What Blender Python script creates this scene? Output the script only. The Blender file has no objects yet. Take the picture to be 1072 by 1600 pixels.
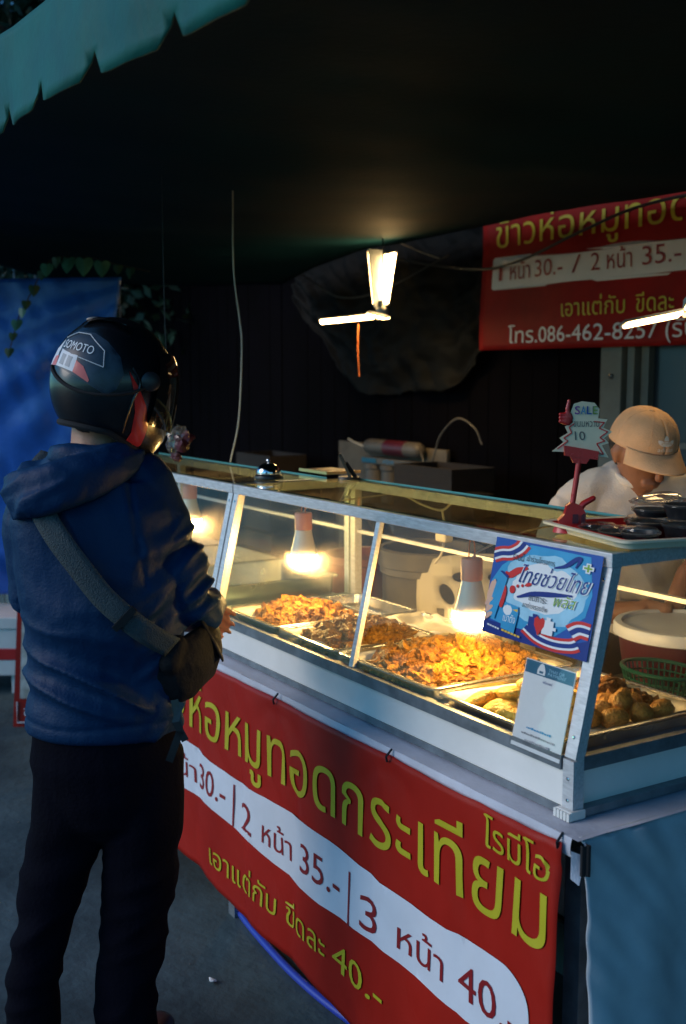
import bpy, bmesh, math, random
import numpy as np
from mathutils import Vector, Matrix, noise
from mathutils.geometry import delaunay_2d_cdt

R = math.radians
PI = math.pi
random.seed(7)
S = bpy.context.scene
COL = S.collection

# ------------------------------------------------------------------ camera
CAM_YAW = R(31.7)                       # angle between the stall front and the view
PITCH = math.atan(212 / 1763)
cam = bpy.data.cameras.new('camera')
cam_o = bpy.data.objects.new('camera', cam)
COL.objects.link(cam_o)
fw = Vector((-math.cos(CAM_YAW) * math.cos(PITCH), math.sin(CAM_YAW) * math.cos(PITCH), -math.sin(PITCH)))
cam_o.location = (0, 0, 1.6)
cam_o.rotation_euler = fw.to_track_quat('-Z', 'Y').to_euler()
cam.sensor_fit = 'VERTICAL'
cam.sensor_height = 36
cam.lens = 36 * 1763 / 1600
cam.clip_start = 0.02
cam.clip_end = 400
cam.dof.use_dof = True
cam.dof.focus_distance = 2.45
cam.dof.aperture_fstop = 4.0
S.camera = cam_o

# ------------------------------------------------------------------ dusk sky and sun
SUN_EL, SUN_AZ = R(26), R(200)          # azimuth clockwise from +Y
w = bpy.data.worlds.new('World')
S.world = w
w.use_nodes = True
nt = w.node_tree
bg = nt.nodes['Background']
sky = nt.nodes.new('ShaderNodeTexSky')
sky.sky_type = 'NISHITA'
sky.sun_disc = False
sky.sun_elevation = SUN_EL
sky.sun_rotation = SUN_AZ
sky.ozone_density = 3.0
sky.dust_density = 0.2
sky.air_density = 1.0
wb_node = nt.nodes.new('ShaderNodeMix')               # the film's cold balance over the whole dusk sky
wb_node.data_type = 'RGBA'
wb_node.blend_type = 'MULTIPLY'
wb_node.inputs[0].default_value = 1.0
wb_node.inputs[7].default_value = (0.36, 0.88, 1.15, 1)
nt.links.new(sky.outputs[0], wb_node.inputs[6])
nt.links.new(wb_node.outputs[2], bg.inputs[0])
bg.inputs[1].default_value = 0.12
sun = bpy.data.lights.new('dusk_sun', 'SUN')
sun.energy = 1.35
sun.angle = R(34)
sun.color = (1.0, 0.86, 0.76)
sun_o = bpy.data.objects.new('dusk_sun', sun)
COL.objects.link(sun_o)
sd = Vector((math.sin(SUN_AZ) * math.cos(SUN_EL), math.cos(SUN_AZ) * math.cos(SUN_EL), math.sin(SUN_EL)))
sun_o.rotation_euler = (-sd).to_track_quat('-Z', 'Y').to_euler()
sun_o.location = sd * 30

S.view_settings.view_transform = 'Standard'
S.view_settings.look = 'None'
S.view_settings.exposure = 0.3
S.view_settings.gamma = 1.0
S.view_settings.use_curve_mapping = False
S.cycles.use_denoising = True
S.cycles.max_bounces = 10
S.cycles.transparent_max_bounces = 16
S.cycles.caustics_reflective = False
S.cycles.caustics_refractive = False
S.cycles.sample_clamp_indirect = 6

# ------------------------------------------------------------------ materials
def mat(name, col, rough=0.6, metal=0.0, var=0.0, vscale=8.0, bump=0.0, bscale=60.0, col2=None, spec=0.5, coat=0.0, alpha=None, stretch=None, dirt=None, sheen=0.0, emit=None):
    m = bpy.data.materials.new(name)
    m.use_nodes = True
    t = m.node_tree
    b = t.nodes['Principled BSDF']
    b.inputs['Base Color'].default_value = (*col, 1)
    b.inputs['Roughness'].default_value = rough
    b.inputs['Metallic'].default_value = metal
    b.inputs['Specular IOR Level'].default_value = spec
    b.inputs['Coat Weight'].default_value = coat
    if sheen:
        b.inputs['Sheen Weight'].default_value = sheen
    if emit:
        b.inputs['Emission Color'].default_value = (*emit[0], 1)
        b.inputs['Emission Strength'].default_value = emit[1]
    tc = t.nodes.new('ShaderNodeTexCoord')
    src = tc.outputs['Object']
    if stretch:
        mp = t.nodes.new('ShaderNodeMapping')
        mp.inputs['Scale'].default_value = stretch
        t.links.new(src, mp.inputs[0])
        src = mp.outputs[0]
    if var or col2:
        n = t.nodes.new('ShaderNodeTexNoise')
        n.inputs['Scale'].default_value = vscale
        n.inputs['Detail'].default_value = 6
        n.inputs['Roughness'].default_value = 0.62
        t.links.new(src, n.inputs['Vector'])
        r = t.nodes.new('ShaderNodeValToRGB')
        r.color_ramp.elements[0].position = 0.32
        r.color_ramp.elements[1].position = 0.68
        c1 = tuple(max(0, c * (1 - var)) for c in col)
        c2 = col2 if col2 else tuple(min(1, c * (1 + var)) for c in col)
        r.color_ramp.elements[0].color = (*c1, 1)
        r.color_ramp.elements[1].color = (*c2, 1)
        t.links.new(n.outputs[0], r.inputs[0])
        t.links.new(r.outputs[0], b.inputs['Base Color'])
        rr = t.nodes.new('ShaderNodeMapRange')
        rr.inputs[3].default_value = max(0.02, rough - 0.12)
        rr.inputs[4].default_value = min(1, rough + 0.12)
        t.links.new(n.outputs[0], rr.inputs[0])
        t.links.new(rr.outputs[0], b.inputs['Roughness'])
    if bump:
        n2 = t.nodes.new('ShaderNodeTexNoise')
        n2.inputs['Scale'].default_value = bscale
        n2.inputs['Detail'].default_value = 4
        t.links.new(src, n2.inputs['Vector'])
        bp = t.nodes.new('ShaderNodeBump')
        bp.inputs['Strength'].default_value = bump
        bp.inputs['Distance'].default_value = 0.01
        t.links.new(n2.outputs[0], bp.inputs['Height'])
        t.links.new(bp.outputs[0], b.inputs['Normal'])
    return m

def glass_mat(name, tint=(0.9, 0.97, 0.95), dirt=0.05, gloss=0.9, blur=0.02):
    """thin grimy pane: clear, mirror at grazing angles, grime, and an added blur for the bulb halo"""
    m = bpy.data.materials.new(name)
    m.use_nodes = True
    t = m.node_tree
    t.nodes.remove(t.nodes['Principled BSDF'])
    out = t.nodes['Material Output']
    tr = t.nodes.new('ShaderNodeBsdfTransparent')
    tr.inputs[0].default_value = (*tint, 1)
    gl = t.nodes.new('ShaderNodeBsdfGlossy')
    gl.inputs['Roughness'].default_value = 0.03
    gl.inputs[0].default_value = (gloss, gloss, gloss, 1)
    tl = t.nodes.new('ShaderNodeBsdfTranslucent')
    tl.inputs[0].default_value = (0.85, 0.82, 0.7, 1)
    df = t.nodes.new('ShaderNodeBsdfDiffuse')
    df.inputs[0].default_value = (0.6, 0.6, 0.55, 1)
    grime = t.nodes.new('ShaderNodeMixShader')
    grime.inputs[0].default_value = 0.15
    t.links.new(tl.outputs[0], grime.inputs[1])
    t.links.new(df.outputs[0], grime.inputs[2])
    lw = t.nodes.new('ShaderNodeLayerWeight')
    lw.inputs[0].default_value = 0.5
    pw = t.nodes.new('ShaderNodeMath')
    pw.operation = 'POWER'
    pw.inputs[1].default_value = 5.0
    t.links.new(lw.outputs['Facing'], pw.inputs[0])
    fr = t.nodes.new('ShaderNodeMapRange')
    fr.inputs[3].default_value = 0.06
    fr.inputs[4].default_value = 1.0
    t.links.new(pw.outputs[0], fr.inputs[0])
    m1 = t.nodes.new('ShaderNodeMixShader')
    t.links.new(fr.outputs[0], m1.inputs[0])
    t.links.new(tr.outputs[0], m1.inputs[1])
    t.links.new(gl.outputs[0], m1.inputs[2])
    tc = t.nodes.new('ShaderNodeTexCoord')
    n = t.nodes.new('ShaderNodeTexNoise')
    n.inputs['Scale'].default_value = 9
    n.inputs['Detail'].default_value = 8
    n.inputs['Roughness'].default_value = 0.7
    t.links.new(tc.outputs['Object'], n.inputs['Vector'])
    mr = t.nodes.new('ShaderNodeMapRange')
    mr.inputs[1].default_value = 0.35
    mr.inputs[2].default_value = 0.75
    mr.inputs[3].default_value = dirt * 0.45
    mr.inputs[4].default_value = dirt * 1.9
    t.links.new(n.outputs[0], mr.inputs[0])
    rf = t.nodes.new('ShaderNodeBsdfRefraction')      # lens halo round the bulbs, added as a blurred share of the pane
    rf.inputs['Roughness'].default_value = 0.8
    rf.inputs['IOR'].default_value = 1.07
    rf2 = t.nodes.new('ShaderNodeBsdfRefraction')
    rf2.inputs['Roughness'].default_value = 0.8
    rf2.inputs['IOR'].default_value = 1 / 1.07
    mrf = t.nodes.new('ShaderNodeMixShader')
    t.links.new(rf.outputs[0], mrf.inputs[1])
    t.links.new(rf2.outputs[0], mrf.inputs[2])
    m0 = t.nodes.new('ShaderNodeMixShader')
    m0.inputs[0].default_value = blur
    t.links.new(m1.outputs[0], m0.inputs[1])
    t.links.new(mrf.outputs[0], m0.inputs[2])
    m2 = t.nodes.new('ShaderNodeMixShader')
    t.links.new(mr.outputs[0], m2.inputs[0])
    t.links.new(m0.outputs[0], m2.inputs[1])
    t.links.new(grime.outputs[0], m2.inputs[2])
    t.links.new(m2.outputs[0], out.inputs[0])
    return m

def emit_mat(name, col, strength):
    m = bpy.data.materials.new(name)
    m.use_nodes = True
    t = m.node_tree
    t.nodes.remove(t.nodes['Principled BSDF'])
    e = t.nodes.new('ShaderNodeEmission')
    e.inputs[0].default_value = (*col, 1)
    e.inputs[1].default_value = strength
    t.links.new(e.outputs[0], t.nodes['Material Output'].inputs[0])
    return m

M = {}
M['concrete'] = mat('worn_concrete', (0.012, 0.028, 0.036), 0.68, 0, 0.6, 1.1, 0.45, 28, col2=(0.085, 0.135, 0.15), spec=0.3)
M['wall'] = mat('shaded_planks', (0.0022, 0.0018, 0.003), 0.95, 0, 0.4, 5, 0.3, 20, spec=0.05)  # deep shade behind the stall put into the colour, near black with violet
M['alu'] = mat('brushed_aluminium', (0.62, 0.63, 0.65), 0.45, 0.35, 0.18, 30, 0.05, 200, stretch=(1, 6, 6))
M['alu_dark'] = mat('weathered_aluminium', (0.22, 0.25, 0.28), 0.45, 0.6, 0.25, 20)
M['white_panel'] = mat('white_laminate', (0.80, 0.78, 0.75), 0.4, 0, 0.06, 5, 0.02, 120)
M['white_plastic'] = mat('white_plastic', (0.72, 0.71, 0.68), 0.4, 0, 0.06, 12)
M['glass'] = glass_mat('grimy_glass', dirt=0.005, blur=0.10, gloss=0.42)
M['glass_top'] = glass_mat('grimy_top_glass', (0.50, 0.66, 0.52), 0.03)
M['glass_edge'] = mat('glass_edge', (0.10, 0.32, 0.30), 0.15, 0, spec=0.8)
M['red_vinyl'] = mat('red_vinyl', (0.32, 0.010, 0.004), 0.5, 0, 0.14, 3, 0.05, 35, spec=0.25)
M['dim_vinyl'] = mat('dimmed_red_vinyl', (0.22, 0.008, 0.007), 0.6, 0, 0.25, 3, 0.06, 35, spec=0.15)  # darker copy of the red vinyl, the rear wall's dimness put into colour
M['yellow_print'] = mat('yellow_print', (0.44, 0.40, 0.015), 0.5, 0, 0.08, 6)
M['white_print'] = mat('white_print', (0.62, 0.66, 0.74), 0.5, 0, 0.06, 5)
M['red_print'] = mat('dark_red_print', (0.24, 0.008, 0.012), 0.5, 0, 0.08, 6)
M['cloth_white'] = mat('white_table_vinyl', (0.50, 0.52, 0.60), 0.6, 0, 0.14, 7, 0.12, 70)
M['cloth_blue'] = mat('pale_blue_cloth', (0.46, 0.50, 0.54), 0.95, 0, 0.16, 4, 0.12, 420, spec=0.1)
M['steel'] = mat('stainless_steel', (0.62, 0.60, 0.56), 0.24, 0.95, 0.14, 18, 0.04, 60)
M['paper'] = mat('greasy_paper', (0.72, 0.68, 0.56), 0.7, 0, 0.12, 14, 0.2, 30)
M['pork'] = mat('fried_pork', (0.085, 0.022, 0.002), 0.42, 0, 0.35, 48, 0.9, 190, col2=(0.42, 0.185, 0.010), spec=0.3)
M['pork_dark'] = mat('fried_garlic', (0.05, 0.014, 0.002), 0.45, 0, 0.3, 55, 0.8, 180, col2=(0.24, 0.085, 0.007), spec=0.3)
M['egg'] = mat('yellow_fritter', (0.78, 0.36, 0.02), 0.4, 0, 0.2, 30, 0.9, 140, col2=(0.95, 0.60, 0.09), spec=0.35)
M['ball'] = mat('browned_meatball', (0.28, 0.10, 0.018), 0.42, 0, 0.35, 45, 0.9, 150, col2=(0.62, 0.29, 0.045), spec=0.35)
M['salmon'] = mat('salmon_plastic', (0.75, 0.30, 0.17), 0.4, 0, 0.05, 20)
M['orange_cord'] = mat('orange_cord', (0.72, 0.20, 0.05), 0.6)
M['bulb_body'] = mat('bulb_ceramic', (0.72, 0.68, 0.58), 0.35)
M['bulb_glow'] = emit_mat('lit_bulb_dome', (1.0, 0.57, 0.17), 235.0)
M['led_glow'] = emit_mat('lit_led_tube', (1.0, 0.62, 0.24), 40.0)
M['led_glow2'] = emit_mat('lit_led_tube_near', (1.0, 0.64, 0.28), 12.0)
M['black'] = mat('black_plastic', (0.012, 0.012, 0.014), 0.35, 0, 0.2, 20)
M['black_gloss'] = mat('black_lacquer', (0.004, 0.005, 0.007), 0.26, 0, coat=0.15)
M['black_matte'] = mat('black_foam', (0.006, 0.006, 0.008), 0.9)
M['chrome'] = mat('chrome', (0.75, 0.75, 0.76), 0.08, 1.0)
M['jacket'] = mat('navy_nylon', (0.001, 0.022, 0.070), 0.55, 0, 0.12, 5, 0.16, 160, spec=0.17)
M['trousers'] = mat('black_trousers', (0.003, 0.003, 0.007), 0.9, 0, 0.2, 8, 0.25, 120, spec=0.05)
M['strap'] = mat('grey_webbing', (0.030, 0.050, 0.060), 0.8, 0, 0.2, 30, 0.5, 300)
M['bag'] = mat('charcoal_nylon', (0.0035, 0.004, 0.006), 0.8, 0, 0.3, 14, 0.3, 90, spec=0.25)
M['skin'] = mat('skin', (0.36, 0.17, 0.10), 0.5, 0, 0.12, 25, 0.08, 220)
M['skin'].node_tree.nodes['Principled BSDF'].inputs['Subsurface Weight'].default_value = 0.06
M['skin_shaded'] = mat('shaded_skin', (0.25, 0.11, 0.06), 0.55, 0, 0.12, 25, 0.08, 220)  # shadow on the worker's face put into a darker skin colour
M['hair'] = mat('black_hair', (0.006, 0.005, 0.005), 0.6, 0, 0.3, 120, 0.5, 200)
M['tee'] = mat('white_cotton', (0.62, 0.60, 0.56), 0.9, 0, 0.06, 10, 0.25, 220)
M['cap'] = mat('tan_cotton', (0.66, 0.42, 0.24), 0.85, 0, 0.12, 12, 0.25, 260)
M['thread'] = mat('white_thread', (0.88, 0.86, 0.80), 0.7)
M['navy_print'] = mat('navy_print', (0.006, 0.02, 0.11), 0.5)
M['helmet_blue'] = mat('steel_blue_decal', (0.014, 0.028, 0.045), 0.4, 0, 0.6, 22)
M['helmet_red'] = mat('red_decal', (0.50, 0.022, 0.018), 0.28, 0, coat=0.5)
M['pale'] = mat('pale_sticker', (0.60, 0.60, 0.62), 0.45, 0, 0.1, 40)
M['pink'] = mat('salmon_sticker', (0.62, 0.13, 0.11), 0.4)
M['visor'] = mat('smoked_visor', (0.006, 0.008, 0.010), 0.07, 0, spec=0.25)
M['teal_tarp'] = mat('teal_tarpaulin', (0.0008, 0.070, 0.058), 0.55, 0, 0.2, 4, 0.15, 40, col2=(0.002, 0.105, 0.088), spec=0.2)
M['shaded_tarp'] = mat('shaded_tarp_underside', (0.0015, 0.018, 0.028), 0.75, 0, 0.25, 3, 0.1, 30, spec=0.06)  # shade under the canopy put into a darkened copy of the teal tarp
M['blue_tarp'] = mat('blue_tarpaulin', (0.018, 0.11, 0.46), 0.32, 0, 0.22, 4, 0.15, 40)
M['grey_tarp'] = mat('grey_tarpaulin', (0.0055, 0.0062, 0.0064), 0.7, 0, 0.45, 5, 0.8, 14, spec=0.12)
M['beige'] = mat('beige_board', (0.14, 0.12, 0.09), 0.85, 0, 0.3, 6)
M['pillar'] = mat('grey_paint', (0.10, 0.125, 0.125), 0.7, 0, 0.2, 6)
M['dark_teal'] = mat('dark_window', (0.008, 0.02, 0.035), 0.3)
M['red_plastic'] = mat('red_plastic', (0.50, 0.020, 0.018), 0.3, 0, 0.08, 12, spec=0.6)
M['maroon'] = mat('maroon_plastic', (0.085, 0.012, 0.022), 0.4, 0, 0.1, 10)
M['grey_plastic'] = mat('grey_plastic', (0.11, 0.10, 0.085), 0.5, 0, 0.2, 8)
M['green_plastic'] = mat('green_plastic', (0.004, 0.062, 0.045), 0.35, 0, 0.1, 12)
M['cream_plastic'] = mat('cream_plastic', (0.62, 0.56, 0.42), 0.4, 0, 0.06, 10)
M['clear'] = glass_mat('clear_plastic', (0.97, 0.97, 0.97), 0.10)
M['yellow_card'] = mat('cream_card', (0.72, 0.66, 0.48), 0.7, 0, 0.06, 20)
M['pen'] = mat('pencil_grey', (0.10, 0.11, 0.11), 0.8)
M['cable_white'] = mat('cream_cable', (0.55, 0.50, 0.40), 0.5)
M['cable_black'] = mat('black_cable', (0.02, 0.02, 0.02), 0.5)
M['hose_blue'] = mat('blue_hose', (0.03, 0.06, 0.42), 0.35)
M['leaf'] = mat('leaf', (0.014, 0.05, 0.024), 0.5, 0, 0.4, 3, col2=(0.04, 0.10, 0.05))
M['leaf_pale'] = mat('pale_heart_leaf', (0.05, 0.18, 0.13), 0.45, 0, 0.3, 10)
M['bark'] = mat('bark', (0.03, 0.025, 0.02), 0.9, 0, 0.3, 10, 0.6, 25)
M['wood'] = mat('old_wood', (0.020, 0.014, 0.010), 0.8, 0, 0.3, 8, 0.3, 30, stretch=(1, 1, 6))
# poster inks
M['ink_blue'] = mat('poster_blue', (0.012, 0.075, 0.36), 0.35)
M['ink_cyan'] = mat('poster_cyan', (0.035, 0.30, 0.56), 0.35, 0, 0.12, 14)
M['ink_pale'] = mat('poster_pale_blue', (0.30, 0.56, 0.72), 0.35, 0, 0.15, 18)
M['ink_white'] = mat('poster_white', (0.74, 0.76, 0.78), 0.4)
M['ink_navy'] = mat('poster_navy', (0.006, 0.022, 0.20), 0.35)
M['ink_red'] = mat('poster_red', (0.60, 0.020, 0.018), 0.35)
M['ink_green'] = mat('poster_green', (0.20, 0.36, 0.03), 0.4)
M['ink_yellow'] = mat('poster_yellow', (0.75, 0.45, 0.04), 0.4)
M['ink_black'] = mat('poster_black', (0.02, 0.03, 0.05), 0.4)
M['ink_skin'] = mat('poster_skin', (0.72, 0.42, 0.30), 0.4)
M['ink_teal'] = mat('card_teal', (0.010, 0.11, 0.20), 0.35)
M['ink_grey'] = mat('card_grey', (0.30, 0.31, 0.33), 0.5)
M['ink_purple'] = mat('card_purple', (0.24, 0.03, 0.30), 0.4)

# ------------------------------------------------------------------ object helpers
def wmat(o):
    m = o.matrix_basis.copy()
    if o.parent:
        m = wmat(o.parent) @ o.matrix_parent_inverse @ m
    return m

def link(o, parent=None):
    COL.objects.link(o)
    if parent:
        o.parent = parent
        o.matrix_parent_inverse = wmat(parent).inverted()
    return o

def tag(o, label, cat, group=None, kind=None):
    o['label'] = label
    if cat:
        o['category'] = cat
    if group:
        o['group'] = group
    if kind:
        o['kind'] = kind
    return o

def thing(name, label, cat, loc=(0, 0, 0), group=None):
    o = bpy.data.objects.new(name, None)
    o.empty_display_size = 0.05
    o.location = loc
    COL.objects.link(o)
    return tag(o, label, cat, group)

class MB:
    def __init__(s):
        s.v = []
        s.f = []
    def add(s, vs, fs):
        n = len(s.v)
        s.v += [tuple(v) for v in vs]
        s.f += [tuple(i + n for i in f) for f in fs]
        return s
    def box(s, x0, x1, y0, y1, z0, z1, bev=0.0):
        if bev <= 0:
            vs = [(x, y, z) for x in (x0, x1) for y in (y0, y1) for z in (z0, z1)]
            fs = [(0, 1, 3, 2), (4, 6, 7, 5), (0, 4, 5, 1), (2, 3, 7, 6), (0, 2, 6, 4), (1, 5, 7, 3)]
            return s.add(vs, fs)
        bm = bmesh.new()
        bmesh.ops.create_cube(bm, size=1)
        for v in bm.verts:
            v.co = Vector(((x0 + x1) / 2 + v.co.x * (x1 - x0), (y0 + y1) / 2 + v.co.y * (y1 - y0), (z0 + z1) / 2 + v.co.z * (z1 - z0)))
        bmesh.ops.bevel(bm, geom=bm.edges[:], offset=bev, segments=2, affect='EDGES', profile=0.5)
        bm.verts.ensure_lookup_table()
        s.add([v.co for v in bm.verts], [[v.index for v in f.verts] for f in bm.faces])
        bm.free()
        return s
    def beam(s, p, q, w, h, upv=(0, 0, 1)):
        """rectangular bar from p to q, w across, h along upv"""
        p, q = Vector(p), Vector(q)
        d = (q - p).normalized()
        u = Vector(upv)
        u = (u - d * u.dot(d)).normalized()
        r = d.cross(u)
        vs = []
        for c in (p, q):
            for a, b in ((-1, -1), (1, -1), (1, 1), (-1, 1)):
                vs.append(c + r * a * w / 2 + u * b * h / 2)
        return s.add(vs, [(3, 2, 1, 0), (4, 5, 6, 7)] + [(i, (i + 1) % 4, (i + 1) % 4 + 4, i + 4) for i in range(4)])
    def tube(s, pts, r, n=10, cap=True, side=None):
        """pts: points, r: radius or list (number or (ra, rb)); rounded ends when cap == 'round'"""
        pts = [Vector(p) for p in pts]
        rs = list(r) if isinstance(r, (list, tuple)) and len(r) == len(pts) else [r] * len(pts)
        rs = [(x, x) if isinstance(x, (int, float)) else tuple(x) for x in rs]
        if cap == 'round':
            d0 = (pts[0] - pts[1]).normalized()
            d1 = (pts[-1] - pts[-2]).normalized()
            a, b = rs[0], rs[-1]
            pre, prr, post, por = [], [], [], []
            for k in (0.97, 0.8, 0.5):
                e = math.sqrt(1 - k * k)
                pre.append(pts[0] + d0 * min(a) * k)
                prr.append((a[0] * e, a[1] * e))
            for k in (0.5, 0.8, 0.97):
                e = math.sqrt(1 - k * k)
                post.append(pts[-1] + d1 * min(b) * k)
                por.append((b[0] * e, b[1] * e))
            pts = pre + pts + post
            rs = prr + rs + por
        base = len(s.v)
        u = None
        for i, p in enumerate(pts):
            d = (pts[min(i + 1, len(pts) - 1)] - pts[max(i - 1, 0)]).normalized()
            if u is None:
                u = Vector(side) if side else (Vector((0, 0, 1)) if abs(d.z) < 0.9 else Vector((1, 0, 0)))
            if side:
                u = Vector(side)
            u = (u - d * u.dot(d)).normalized()
            v = d.cross(u)
            for k in range(n):
                t = 2 * PI * k / n
                s.v.append(tuple(p + u * math.cos(t) * rs[i][0] + v * math.sin(t) * rs[i][1]))
        for i in range(len(pts) - 1):
            for k in range(n):
                a = base + i * n + k
                b = base + i * n + (k + 1) % n
                s.f.append((a, b, b + n, a + n))
        if cap:
            s.f.append(tuple(base + k for k in reversed(range(n))))
            e = base + (len(pts) - 1) * n
            s.f.append(tuple(e + k for k in range(n)))
        return s
    def lathe(s, prof, c=(0, 0, 0), n=28, sx=1, sy=1):
        """prof: (r, z) from bottom to top"""
        base = len(s.v)
        for r, z in prof:
            for k in range(n):
                t = 2 * PI * k / n
                s.v.append((c[0] + r * sx * math.cos(t), c[1] + r * sy * math.sin(t), c[2] + z))
        for i in range(len(prof) - 1):
            for k in range(n):
                a = base + i * n + k
                b = base + i * n + (k + 1) % n
                s.f.append((a, b, b + n, a + n))
        if prof[0][0] > 1e-4:
            s.f.append(tuple(base + k for k in reversed(range(n))))
        if prof[-1][0] > 1e-4:
            e = base + (len(prof) - 1) * n
            s.f.append(tuple(e + k for k in range(n)))
        return s
    def grid(s, fn, nu, nv):
        base = len(s.v)
        for j in range(nv + 1):
            for i in range(nu + 1):
                s.v.append(tuple(fn(i / nu, j / nv)))
        for j in range(nv):
            for i in range(nu):
                a = base + j * (nu + 1) + i
                s.f.append((a, a + 1, a + nu + 2, a + nu + 1))
        return s
    def ribbon(s, pts, w, nrm):
        """flat strip along pts, w wide, facing nrm"""
        pts = [Vector(p) for p in pts]
        nrm = Vector(nrm)
        base = len(s.v)
        for i, p in enumerate(pts):
            d = (pts[min(i + 1, len(pts) - 1)] - pts[max(i - 1, 0)]).normalized()
            c = d.cross(nrm).normalized()
            ww = w[i] if isinstance(w, (list, tuple)) else w
            s.v += [tuple(p - c * ww / 2), tuple(p + c * ww / 2)]
        for i in range(len(pts) - 1):
            a = base + 2 * i
            s.f.append((a, a + 1, a + 3, a + 2))
        return s
    def prism(s, poly, to3, t=0.003):
        """poly in 2D, extruded by t along the map's third coordinate"""
        n = len(poly)
        vs = [to3(x, y, 0) for x, y in poly] + [to3(x, y, t) for x, y in poly]
        return s.add(vs, [tuple(range(n))[::-1], tuple(range(n, 2 * n))] + [(i, (i + 1) % n, (i + 1) % n + n, i + n) for i in range(n)])
    def xf(s, mtx):
        s.v = [tuple(mtx @ Vector(v)) for v in s.v]
        return s
    def mesh(s, name, m=None, smooth=False):
        me = bpy.data.meshes.new(name)
        me.from_pydata(s.v, [], s.f)
        bm = bmesh.new()
        bm.from_mesh(me)
        bmesh.ops.recalc_face_normals(bm, faces=bm.faces)
        bm.to_mesh(me)
        bm.free()
        if m:
            me.materials.append(M[m] if isinstance(m, str) else m)
        if smooth:
            sh_smooth(me)
        return me
    def build(s, name, m, parent=None, smooth=False):
        return link(bpy.data.objects.new(name, s.mesh(name, m, smooth)), parent)

def sh_smooth(me, ang=40):
    me.polygons.foreach_set('use_smooth', [True] * len(me.polygons))
    bm = bmesh.new()
    bm.from_mesh(me)
    lim = R(ang)
    for e in bm.edges:
        if len(e.link_faces) == 2 and e.calc_face_angle(0) > lim:
            e.smooth = False
    bm.to_mesh(me)
    bm.free()

def thick(o, t):
    md = o.modifiers.new('thickness', 'SOLIDIFY')
    md.thickness = t
    md.offset = 0
    return o

def remesh(mb, name, m, vox, parent=None, smooth_it=4, disp=None):
    """join the closed volumes of mb into one continuous skin"""
    me = mb.mesh(name + '_raw')
    o = bpy.data.objects.new(name, me)
    COL.objects.link(o)
    md = o.modifiers.new('r', 'REMESH')
    md.mode = 'VOXEL'
    md.voxel_size = vox
    md.use_smooth_shade = True
    if smooth_it:
        ms = o.modifiers.new('s', 'SMOOTH')
        ms.iterations = smooth_it
        ms.factor = 0.5
    dg = bpy.context.evaluated_depsgraph_get()
    new = bpy.data.meshes.new_from_object(o.evaluated_get(dg))
    bpy.data.objects.remove(o)
    bpy.data.meshes.remove(me)
    new.name = name
    new.materials.clear()
    new.materials.append(M[m])
    if disp:
        n = len(new.vertices)
        nor = [v.normal.copy() for v in new.vertices]
        for i in range(n):
            v = new.vertices[i]
            v.co = v.co + nor[i] * disp(v.co, nor[i])
    new.polygons.foreach_set('use_smooth', [True] * len(new.polygons))
    return link(bpy.data.objects.new(name, new), parent)

# ------------------------------------------------------------------ lettering
def glyph_outline(txt, bold):
    c = bpy.data.curves.new('t', 'FONT')
    c.body = txt
    c.fill_mode = 'NONE'
    c.resolution_u = 3
    c.offset = bold
    o = bpy.data.objects.new('t', c)
    COL.objects.link(o)
    dg = bpy.context.evaluated_depsgraph_get()
    me = bpy.data.meshes.new_from_object(o.evaluated_get(dg))
    bpy.data.objects.remove(o)
    vs = np.array([(v.co.x, v.co.y) for v in me.vertices])
    es = [tuple(e.vertices) for e in me.edges]
    bpy.data.meshes.remove(me)
    bpy.data.curves.remove(c)
    # walk each closed contour in vertex order
    adj = {}
    for a, b in es:
        adj.setdefault(a, []).append(b)
        adj.setdefault(b, []).append(a)
    seen = set()
    loops = []
    for i in range(len(vs)):
        if i in seen or i not in adj:
            continue
        lp = [i]
        seen.add(i)
        nxt = i + 1 if i + 1 in adj[i] else adj[i][0]
        while nxt not in seen:
            lp.append(nxt)
            seen.add(nxt)
            c2 = [k for k in adj[nxt] if k not in seen]
            if not c2:
                break
            nxt = c2[0]
        loops.append(lp)
    return vs, loops

def fill_loops(vs, loops, step):
    """non-zero winding fill of closed outlines with interior points every step"""
    P = [Vector((float(x), float(y))) for x, y in vs]
    E = []
    for lp in loops:
        for k in range(len(lp)):
            E.append((lp[k], lp[(k + 1) % len(lp)]))
    mn, mx = vs.min(0), vs.max(0)
    extra = []
    if step:
        gx = np.arange(mn[0] + step / 2, mx[0], step)
        gy = np.arange(mn[1] + step / 2, mx[1], step)
        extra = [Vector((float(a), float(b))) for a in gx for b in gy]
    res = delaunay_2d_cdt(P + extra, E, [], 0, 1e-5)
    nv, faces = res[0], res[2]
    V = np.array([(p.x, p.y) for p in nv])
    F = np.array([f for f in faces if len(f) == 3])
    cen = V[F].mean(1)
    wn = np.zeros(len(cen))
    for lp in loops:
        a = vs[lp]
        b = np.roll(a, -1, 0)
        ax, ay, bx, by = a[:, 0], a[:, 1], b[:, 0], b[:, 1]
        px = cen[:, 0][:, None]
        py = cen[:, 1][:, None]
        isl = (bx - ax) * (py - ay) - (px - ax) * (by - ay)
        wn += ((ay <= py) & (by > py) & (isl > 0)).sum(1) - ((ay > py) & (by <= py) & (isl < 0)).sum(1)
    F = F[wn != 0]
    used = np.unique(F)
    idx = -np.ones(len(V), int)
    idx[used] = np.arange(len(used))
    return V[used], idx[F]

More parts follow.
